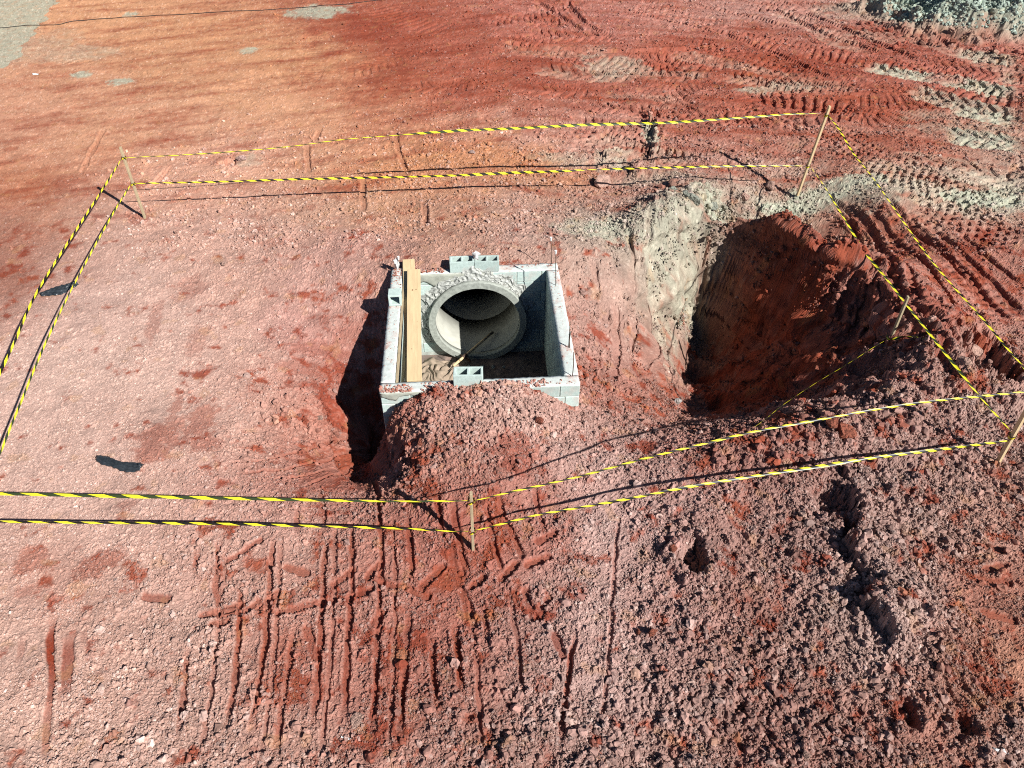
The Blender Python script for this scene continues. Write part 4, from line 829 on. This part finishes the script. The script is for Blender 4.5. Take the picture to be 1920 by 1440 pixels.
# ------------------------------------------------------------------ planks
def plank(name, p0, p1, wdt, th, mat, label, cat='plank', group=None, roll=0.0):
    p0, p1 = Vector(p0), Vector(p1); L = (p1 - p0).length; bm = bmesh.new(); box_bm(bm, -wdt / 2, wdt / 2, 0, L, 0, th, .003)
    o = obj(name, bm, mat); d = (p1 - p0).normalized(); q = d.to_track_quat('Y', 'Z'); o.rotation_mode = 'QUATERNION'; o.rotation_quaternion = q @ Matrix.Rotation(roll, 3, 'Y').to_quaternion(); o.location = p0; tag(o, label, cat, group); return o
inner_f = WT + .004
def add_knots(o, spots_, th):
    for kx, ky, kr in spots_:
        bm = bmesh.new(); bmesh.ops.create_cone(bm, cap_ends=True, segments=12, radius1=kr, radius2=kr * .9, depth=.003)
        for v in bm.verts: v.co.y *= 1.5
        k = obj('knot', bm, mknotw, o); k.location = (kx, ky, th)
mknotw = M('wood_knot', (.22, .11, .05), .8, 60, .3)
A0 = loc_ab(*G(776, 708, .26)[:2]); A1 = loc_ab(*G(776, 512, .36)[:2])
plank('plank', ab(A0[0] - .03, inner_f, .10), ab(A1[0] - .10, CL + .16, .333), .19, .03, mwood, 'lower pale plank whose end sticks out past the back wall under the wider plank', group='planks laid over the chamber')
_pl = plank('plank', ab(A0[0], A0[1], .168), ab(A1[0], A1[1] + .04, .366), .205, .045, mwood, 'upper wide pale plank with two knots lying along the left side of the chamber', group='planks laid over the chamber')
add_knots(_pl, ((-.02, 1.92, .012), (.035, 1.93, .009), (-.03, .62, .007), (.05, 1.2, .005)), .045)
plank('plank', ab(WT + .075, inner_f, .05), ab(WT + .075, 2.30, .20), .045, .05, mwood, 'narrow pale lath in the gap between left wall and wide plank', group='planks laid over the chamber')
plank('plank', ab(WT + .025, inner_f, .27), ab(WT + .018, CL - WT - .08, .27), .035, .035, mwood2, 'thin dusty board fixed along the inner top edge of the left wall', group='planks laid over the chamber')

# ------------------------------------------------------------------ crumpled cloth on the chamber floor
c0 = G(826, 690, -1.30); bm = bmesh.new(); g = {}; nu, nv = 70, 60
for i in range(nu + 1):
    for j in range(nv + 1):
        s_, t_ = i / nu * 2 - 1, j / nv * 2 - 1; ang = math.atan2(t_, s_); rr = max(abs(s_), abs(t_)); k = 1 + .16 * math.sin(3 * ang + 1) + .10 * math.sin(7 * ang)
        q = max(1e-6, math.hypot(s_, t_)); X = s_ / q * rr * .44 * k; Y = t_ / q * rr * .34 * k
        nn_ = float(noise(np.array([X * 3.1 + 2]), np.array([Y * 3.1]))[0]); ph = (X * 9 + 6 * nn_ + Y * 4)
        fold = abs(math.sin(ph * 1.5)) ** .7 * .10 + abs(math.sin(ph * .7 + Y * 9)) * .07
        g[i, j] = bm.verts.new((X + .02 * math.sin(Y * 30), Y + .02 * math.sin(X * 26), .012 + (fold + .05) * (1 - rr ** 3) * (.7 + .3 * nn_)))
for i in range(nu):
    for j in range(nv): bm.faces.new((g[i, j], g[i + 1, j], g[i + 1, j + 1], g[i, j + 1]))
o = obj('crumpled_cloth', bm, mcloth, None, True); o.location = (c0[0], c0[1], FLOOR_Z + .012); sm_ = o.modifiers.new('thickness', 'SOLIDIFY'); sm_.thickness = .006; tag(o, 'heap of crumpled brown cloth on the chamber floor beside the planks', 'cloth')

# ------------------------------------------------------------------ hoe lying out of the pipe mouth
hA = Vector(G(850, 686, -1.20)); hB = Vector(G(924, 623, -1.235)); hoe = empty('hoe', hA); tag(hoe, 'wooden handled hoe lying from the pipe mouth to the crumpled cloth', 'hoe')
pts = [Vector((0, 0, 0)) + (hB - hA) * t for t in (0, .25, .5, .75, 1)]; obj('handle', tube(pts, .024, 8), mwood, hoe, True)
dv = (hB - hA).normalized(); sd = dv.cross(Vector((0, 0, 1))).normalized()
bm = tube([dv * .26, dv * .36], .036, 10); obj('socket', bm, msteel, hoe, True)
bm = bmesh.new(); box_bm(bm, -.10, .10, -.004, .004, -.15, 0, .002); bl = obj('blade', bm, msteel, hoe); bl.location = dv * .31 + Vector((0, 0, .0)); bl.rotation_euler = (R(25), 0, math.atan2(dv.y, dv.x) - R(90)); 

# ------------------------------------------------------------------ stakes
def stake(ub, vb, ut, vt, wdt, label, z=None, mat=mwood2, nm='wooden_stake', group='wooden stakes holding the warning tape'):
    zz = 0.0
    for _ in range(4): B = G(ub, vb, zz); zz = hz(B[0], B[1]) - .0
    B = G(ub, vb, zz); d = ray(ut, vt); t = B[1] / d[1]; T = np.array([d[0] * t, B[1], CAM_H + d[2] * t])
    p0 = Vector(B); p1 = Vector(T); ax = (p1 - p0).normalized(); st_ = p0 - ax * .12; L = (p1 - st_).length
    bm = bmesh.new(); box_bm(bm, -wdt / 2, wdt / 2, 0, L, -wdt * .3, wdt * .3, .003)
    for v in bm.verts: v.co.x += .006 * math.sin(v.co.y * 3); 
    o = obj(nm, bm, mat); q = ax.to_track_quat('Y', 'Z'); o.rotation_mode = 'QUATERNION'; o.rotation_quaternion = q; o.location = st_
    tag(o, label, 'stake', group); return p0, p1
SA = stake(272,409,225,276,.055,'thin weathered wooden stake at the far left corner of the taped area')
SB = stake(1499,356,1556,199,.065,'tall yellowish wooden stake at the far right corner of the taped area', mat=mwood)
SC = stake(1871,866,1951,722,.060,'wooden stake at the right edge with tape wound round it', mat=mwood)
SD = stake(887,1028,883,924,.050,'short wooden stake in the foreground where the near tapes meet')
SE = stake(1673,628,1703,556,.050,'short broken grey stake in clods on the right rim of the hole')
# the stake outside the frame on the left: found from where the tapes lead
def at_h(p0, h): return p0 + Vector((0, 0, h))
zf = 0.0; dl = ray(-58, 978); du = ray(-97, 926)
hD = [ (CAM_H + ray(885, 996)[2] * SD[0].y / ray(885, 996)[1]), (CAM_H + ray(885, 940)[2] * SD[0].y / ray(885, 940)[1]) ]
tL = (hD[0] + .05 - CAM_H) / dl[2]; Fx, Fy = dl[0] * tL, dl[1] * tL
bz = hz(Fx, Fy); tU = Fy / du[1]
FP0 = Vector((Fx, Fy, bz)); FP1 = Vector((du[0] * tU * 1.02, Fy, CAM_H + du[2] * tU + .1))
bm = bmesh.new(); box_bm(bm, -.025, .025, -.1, (FP1 - FP0).length, -.018, .018, .003); o = obj('wooden_stake', bm, mwood2); o.rotation_mode = 'QUATERNION'; o.rotation_quaternion = (FP1 - FP0).to_track_quat('Y', 'Z'); o.location = FP0
tag(o, 'wooden stake just off the left edge where the left tapes end', 'stake', 'wooden stakes holding the warning tape')

# ------------------------------------------------------------------ warning tapes
def tape(pix, a, b, label, period=.26, width=.07, seed=1, mat=mtape, tw=.55, prof=((0, 1), (1, 1)), turn=-.75):
    """follow the sight lines through the pixels on the upright plane between two stakes"""
    fine = smooth_line(np.array(pix, float), 8); P = [Vector(plane_hit(u, v, a, b)) for u, v in fine]
    seg = [0]
    for p, q in zip(P, P[1:]): seg.append(seg[-1] + (q - p).length)
    seg = np.array(seg); L = seg[-1]; n_ = int(L / .035) + 2; ss = np.linspace(0, L, n_); X = np.array([list(p) for p in P]); X = np.stack([np.interp(ss, seg, X[:, k]) for k in range(3)], 1)
    rnd = np.random.default_rng(seed); ph = rnd.random() * 50
    bm = bmesh.new(); uvl = bm.loops.layers.uv.new('UVMap'); rows = []
    na = noise(ss * .45 + ph, ss * 0 + seed); nb = noise(ss * 1.6 + ph, ss * 0 + seed + 5); nw = noise(ss * 2.3 + ph, ss * 0 + 9)
    K = 3
    for i in range(n_):
        p = Vector(X[i]); d = Vector(X[min(i + 1, n_ - 1)] - X[max(i - 1, 0)]).normalized(); up = (Vector((0, 0, 1)) - d * d.z).normalized(); sdv = d.cross(up)
        e = min(1, min(ss[i], L - ss[i]) / .35); phi = turn + tw * (2.2 * na[i] + .5 * nb[i]); wv = up * math.cos(phi) + sdv * math.sin(phi); nv_ = d.cross(wv)
        wd = width * float(np.interp(ss[i] / L, [q_[0] for q_ in prof], [q_[1] for q_ in prof])) * (.35 + .65 * e) * (.80 + .25 * nw[i]); crease = .18 * wd * (1 + nb[i])
        row = [bm.verts.new(p + wv * wd * (k / (K - 1) - .5) + nv_ * (crease if k == 1 else 0)) for k in range(K)]; rows.append(row)
    for i in range(n_ - 1):
        for k in range(K - 1):
            f = bm.faces.new((rows[i][k], rows[i + 1][k], rows[i + 1][k + 1], rows[i][k + 1]))
            for lp, (ii_, kk) in zip(f.loops, ((i, k), (i + 1, k), (i + 1, k + 1), (i, k + 1))): lp[uvl].uv = (ss[ii_] / period, kk / (K - 1))
    o = obj('warning_tape', bm, mat, None, True); tag(o, label, 'warning tape', 'black and yellow tapes strung between the stakes'); return X
def knot(o_p, ax, r=.036):
    pass
A_, B_, C_, D_, F_ = SA[0], SB[0], SC[0], SD[0], FP0
GR = 'black and yellow tapes strung between the stakes'
T = []
T.append(tape([(230,296),(400,287),(540,275),(640,262),(750,253),(860,245),(960,241),(1100,234),(1250,230),(1400,220),(1480,214),(1538,213)], SA[1], SB[1], 'upper far tape sagging from the far left stake to the far right stake', .24, .062, 3, mtapeg, .4, ((0,.25),(.15,.35),(.38,.25),(.42,.8),(.7,1),(.9,.8),(1,.3))))
T.append(tape([(248,344),(400,341),(560,336),(700,333),(850,329),(960,324),(1050,321),(1115,318),(1220,315),(1350,312),(1508,311)], A_, B_, 'lower far tape just above the ground behind the chamber', .24, .058, 7, mtape, .4, ((0,.5),(.3,.8),(.5,1),(.62,.9),(.66,.3),(.7,.8),(.8,.9),(1,.35))))
T.append(tape([(228,297),(205,335),(150,420),(95,505),(60,565),(30,635),(0,700),(-45,800),(-97,926)], SA[1], FP1, 'upper tape along the left side, from the far left stake out of frame', .24, .036, 12, mtape, .35, ((0, .8), (1, 1)), .8))
T.append(tape([(246,345),(215,395),(170,475),(125,560),(80,655),(40,752),(15,812),(0,850),(-28,905),(-58,978)], A_, F_, 'lower tape along the left side, the one nearer the chamber', .24, .032, 20, mtapeg, .35, ((0, .8), (1, 1)), .8))
T.append(tape([(-97,926),(0,926),(150,929),(300,932),(450,935),(600,938),(750,940),(885,939)], FP1, SD[1], 'upper near tape running left from the foreground stake', .36, .046, 31, mtapeg, .20, ((0,.7),(.4,1),(.75,.7),(.88,.35),(1,.6))))
T.append(tape([(-58,977),(0,978),(150,980),(300,981),(450,983),(600,987),(750,991),(840,996),(886,996)], F_, D_, 'lower near tape running left from the foreground stake', .30, .034, 37, mtape, .20, ((0,.8),(.5,1),(.85,.8),(1,.5))))
T.append(tape([(885,940),(960,922),(1080,895),(1200,862),(1320,832),(1420,808),(1520,790),(1640,768),(1750,752),(1850,742),(1945,732)], SD[1], SC[1], 'upper near tape running right from the foreground stake, in front of the hole', .20, .040, 44, mtape, .25, ((0,.5),(.2,.6),(.6,.75),(1,.7))))
T.append(tape([(886,996),(950,980),(1010,965),(1085,952),(1180,935),(1290,913),(1400,895),(1520,877),(1640,858),(1760,843),(1893,826)], D_, C_, 'lower near tape running right from the foreground stake to the right edge stake', .20, .045, 52, mtape, .25, ((0,.5),(.2,.7),(.6,1),(1,.9))))
T.append(tape([(1553,216),(1575,245),(1600,287),(1640,338),(1690,410),(1740,480),(1790,540),(1840,595),(1890,655),(1920,690),(1945,731)], SB[1], SC[1], 'upper tape along the right side, the outer of the two', .22, .054, 60, mtape, .30, ((0, .8), (1, .9)), 1.35))
T.append(tape([(1519,312),(1545,348),(1580,405),(1620,470),(1660,520),(1700,572),(1740,622),(1780,672),(1830,735),(1865,775),(1895,808)], B_, C_, 'lower tape along the right side passing beside the broken stake', .24, .060, 66, mtapeg, .30, ((0, .6), (.3, .9), (1, 1.1)), 1.35))
# loose old tape from the broken stake across the hole
Ep = SE[0]; e1 = Vector(G(1405, 808, .16))
tape([(1668,634),(1640,650),(1590,682),(1530,718),(1470,758),(1440,782),(1405,808)], Ep, e1, 'thin slack strip of old tape hanging across the hole from the broken stake', .3, .026, 71, mtapeg, .1, ((0, .7), (1, 1.1)), -.3)
# short end trailing at the broken stake
def free_tape(pts, label, width, seed):
    P = smooth_line(np.array([list(p) for p in pts]), 6); bm = bmesh.new(); uvl = bm.loops.layers.uv.new('UVMap'); rows = []; s0 = 0
    for i in range(len(P)):
        d = Vector(P[min(i + 1, len(P) - 1)] - P[max(i - 1, 0)]).normalized(); up = Vector((0, 0, 1)); sdv = d.cross(up).normalized(); ph = .9 + math.sin(i * .5 + seed); wv = sdv * math.cos(ph) + up * math.sin(ph)
        if i: s0 += np.linalg.norm(P[i] - P[i - 1])
        rows.append((bm.verts.new(Vector(P[i]) + wv * width / 2), bm.verts.new(Vector(P[i]) - wv * width / 2), s0))
    for a, b in zip(rows, rows[1:]):
        f = bm.faces.new((a[0], b[0], b[1], a[1]))
        for lp, uv in zip(f.loops, ((a[2], 0), (b[2], 0), (b[2], 1), (a[2], 1))): lp[uvl].uv = (uv[0] / .25, uv[1])
    o = obj('warning_tape', bm, mtapeg, None, True); tag(o, label, 'warning tape'); return o
def on(u, v, dz=.02):
    zz = 0
    for _ in range(5): p = G(u, v, zz); zz = hz(p[0], p[1])
    return Vector((p[0], p[1], zz + dz))
free_tape([on(1665,622,.03), on(1668,632,.03), on(1675,637,.03), on(1700,636,.03), on(1735,636,.02)], 'short torn tape end lying among clods at the foot of the broken stake', .05, 1)
# knots where tape is wound on a stake
for nm_, (p0, p1), uvs in (('far left', SA, ((229,296),(246,345))), ('far right', SB, ((1549,216),(1514,312))), ('foreground', SD, ((884,940),(886,996))), ('right edge', SC, ((1897,818),))):
    for k, (u, v) in enumerate(uvs):
        d = ray(u, v); t = p0.y / d[1]; c = Vector((d[0] * t, p0.y, CAM_H + d[2] * t)); bm = bmesh.new(); uvl = bm.loops.layers.uv.new('UVMap'); ax = (p1 - p0).normalized(); s2 = (c - p0).dot(ax); c = p0 + ax * s2; u1 = ax.orthogonal().normalized(); v1 = ax.cross(u1)
        rr = []; segs = 26
        for i in range(segs):
            a_ = i / segs * 4 * math.pi; r_ = .040 + .002 * math.sin(i); cen = c + ax * (.018 * math.sin(i * .9)); dr = u1 * math.cos(a_) + v1 * math.sin(a_); rr.append((bm.verts.new(cen + dr * r_ - ax * .014), bm.verts.new(cen + dr * (r_ + .003) + ax * .014)))
        for i, (a, b) in enumerate(zip(rr, rr[1:])):
            f = bm.faces.new((a[0], b[0], b[1], a[1]))
            for lp, q in zip(f.loops, ((i, 0), (i + 1, 0), (i + 1, 1), (i, 1))): lp[uvl].uv = (q[0] * .12, q[1])
        o = obj('tape_knot', bm, mtape, None, True); lv = '' if len(uvs) == 1 else (' upper' if k == 0 else ' lower'); tag(o, f'{lv.strip()} turn of tape tied round the {nm_} stake'.strip(), 'tape knot', 'tape knots on the stakes')

# ------------------------------------------------------------------ black plastic scraps
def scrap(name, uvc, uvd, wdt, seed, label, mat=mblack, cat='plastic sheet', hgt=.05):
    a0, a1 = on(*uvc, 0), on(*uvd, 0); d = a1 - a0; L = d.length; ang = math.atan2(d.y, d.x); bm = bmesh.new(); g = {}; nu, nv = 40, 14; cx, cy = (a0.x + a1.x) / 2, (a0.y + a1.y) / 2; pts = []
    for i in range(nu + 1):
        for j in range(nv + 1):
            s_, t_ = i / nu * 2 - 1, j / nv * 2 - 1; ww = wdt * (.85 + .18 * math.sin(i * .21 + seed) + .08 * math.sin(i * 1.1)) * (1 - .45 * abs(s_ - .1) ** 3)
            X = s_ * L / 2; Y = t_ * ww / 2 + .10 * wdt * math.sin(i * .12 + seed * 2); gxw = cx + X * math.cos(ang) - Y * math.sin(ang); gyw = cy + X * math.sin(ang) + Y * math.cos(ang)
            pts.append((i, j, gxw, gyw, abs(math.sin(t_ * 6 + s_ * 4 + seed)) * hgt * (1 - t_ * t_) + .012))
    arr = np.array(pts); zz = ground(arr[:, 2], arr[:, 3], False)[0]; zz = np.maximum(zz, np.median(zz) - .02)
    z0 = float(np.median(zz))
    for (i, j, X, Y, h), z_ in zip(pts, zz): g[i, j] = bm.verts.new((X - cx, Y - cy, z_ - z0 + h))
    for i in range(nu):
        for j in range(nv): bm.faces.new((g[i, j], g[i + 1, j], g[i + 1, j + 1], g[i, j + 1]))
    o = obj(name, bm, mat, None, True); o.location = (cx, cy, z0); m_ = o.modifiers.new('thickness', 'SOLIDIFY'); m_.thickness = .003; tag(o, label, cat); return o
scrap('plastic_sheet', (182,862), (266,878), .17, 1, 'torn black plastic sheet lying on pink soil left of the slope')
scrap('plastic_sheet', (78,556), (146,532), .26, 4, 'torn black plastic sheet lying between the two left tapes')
scrap('plastic_scrap', (1860,1404), (1886,1418), .05, 2, 'small white plastic scrap on the soil at the lower right', mwhite, 'litter', .02)
scrap('plastic_scrap', (640,1383), (658,1386), .025, 3, 'tiny bluish white scrap between the tooth grooves at the bottom', mwhite, 'litter', .01)
scrap('plastic_scrap', (62,139), (72,141), .09, 5, 'tiny white scrap on orange soil near the grey dust patches', mwhite, 'litter', .02)

# ------------------------------------------------------------------ cable across the far left ground
cp = [on(u, v, .02) for u, v in ((-60,55),(0,53),(50,48),(108,47),(140,40),(220,34),(300,29),(400,24),(500,19),(600,11),(690,3),(780,-8))]
P = smooth_line(np.array([list(p) for p in cp]), 8); zz = ground(P[:, 0], P[:, 1], False)[0]; P[:, 2] = zz + .012
o = obj('cable', tube([Vector(p) for p in P], .010, 6), mcable, None, True); tag(o, 'thin black cable lying across the orange ground at the top left', 'cable')

# ------------------------------------------------------------------ rocks one could pick out
ck = {}
def rock(u, v, size, seed, colour, label, squash=(1, .8, .7), rz=None):
    me_ = lump_mesh('rock', seed, 4, 16, .1, squash)
    m = ck.get(colour)
    if m is None: cc = srgb(colour) / 1.35; m = ck[colour] = M('rock_clay', tuple(cc), .95, 14, .3, .06, 7, col2=tuple(cc * .62), c2scale=4)
    me_.materials.append(m); o = link_mesh('rock', me_); p = on(u, v, 0); o.scale = (size,) * 3; o.location = (p.x, p.y, p.z + size * squash[2] * .22); o.rotation_euler = (0, 0, rz if rz is not None else seed * 1.3); tag(o, label, 'rock', 'single rocks and lumps of clay'); return o
rk = (196,158,142); rg = (160,162,148); rr_ = (158,92,72)
rock(1130,345,.42,3,rk,'large pale pink boulder under the lower far tape, right of the ochre soil')
rock(885,287,.16,5,(200,170,160),'small pale stone on the ochre soil beyond the lower far tape')
rock(1395,365,.26,7,rk,'pale pink boulder above the grey rubble, left of the far right stake')
rock(1445,352,.30,8,rk,'flat pink lump nearest the foot of the far right stake')
rock(1300,378,.34,9,rg,'largest grey lump at the top of the grey rubble')
rock(1335,388,.30,10,rg,'grey lump right of the largest one in the grey rubble')
rock(1318,345,.22,21,rk,'small pink lump on top of the grey rubble')
rock(1375,380,.20,22,rg,'grey lump at the right end of the grey rubble')
rock(1280,400,.20,23,rg,'grey lump low on the left of the grey rubble')
rock(1250,420,.20,24,rg,'grey lump on the grey slope above the tape shadow end')
rock(1222,427,.16,25,rk,'pink lump half way down the grey slope')
rock(1292,527,.22,11,rk,'pink stone alone on the slope at the left edge of the hole')
rock(1273,742,.16,12,(200,190,184),'pale grey stone at the near left edge of the hole')
rock(1822,662,.32,13,rk,'pale boulder above the dark hollow beside the right tape', rz=.5)
rock(1808,683,.24,14,rk,'round pale boulder between right tape and dark hollow')
rock(1538,680,.20,15,rr_,'left of the two red clods on the shaded hole slope')
rock(1565,672,.22,16,rr_,'right of the two red clods on the shaded hole slope')
rock(1585,812,.30,17,rr_,'big red clod on the near rim behind the upper near tape')
rock(1560,800,.24,18,rr_,'smaller red clod beside the big one on the near rim')
rock(1642,935,.34,19,rk,'flat pale slab right of the dark scarp near the lower tape', (1, .8, .4))
rock(1263,1025,.13,26,rr_,'upright red chip left of the small dark pit')
rock(1222,1190,.16,27,rr_,'leaning red flake in the lower middle rubble', (1, .4, .9))
rock(1197,1186,.10,28,rr_,'short red flake left of the leaning flake', (1, .6, .7))
rock(1185,1235,.14,29,rk,'pale lump below the two red flakes', (1, .6, .6))
rock(1690,990,.20,30,rk,'pale lump with a dark hollow on its left, right of the scarp')
rock(1705,1330,.16,31,rk,'pale upright stone beside the dark hollow at the lower right', (.5, .5, 1))
rock(667,1352,.20,32,rk,'flat pale flake between the tooth grooves near the bottom', (1, .8, .18))
rock(1510,1420,.12,33,rk,'pale lump at the bottom edge', (1, .9, .7))
rock(452,300,.22,34,(200,165,155),'grey pink lump at the left just beyond the lower far tape')
rock(838,746,.20,35,rr_,'smooth red lump on the mound just left of the single block')
rock(918,752,.14,36,rk,'pale lump on the mound just right of the single block')
rock(790,770+60,.13,37,rr_,'reddish lump low on the left flank of the mound')
rock(1012,795,.13,38,rr_,'red lump on the right shoulder of the mound')
rock(600,788,.14,39,rk,'pale cube-like clod at the edge of the chamber shadow')
rock(420,492+5,.12,40,rk,'pink clod on the bench left of the chamber')
# debris inside: mortar lumps by the pipe mouth
for k, (u, v, sz_, lb_) in enumerate(((905,676,.09,'largest lump of broken mortar on the chamber floor'), (925,680,.07,'mortar lump right of the largest one on the chamber floor'), (880,678,.08,'mortar lump left of the largest one, beside the hoe handle'), (945,674,.06,'rightmost small mortar lump on the chamber floor'), (862,672,.07,'leftmost mortar lump, lying by the crumpled cloth'))):
    me_ = lump_mesh('mortar_lump', 60 + k, 2, 6); me_.materials.append(mrough); o = link_mesh('mortar_lump', me_); p = G(u, v, FLOOR_Z + .04); o.location = (p[0], min(p[1], 9.95), FLOOR_Z + .03 + sz_ * .3); o.scale = (sz_,) * 3
    tag(o, lb_, 'mortar lump', 'mortar lumps on the chamber floor')
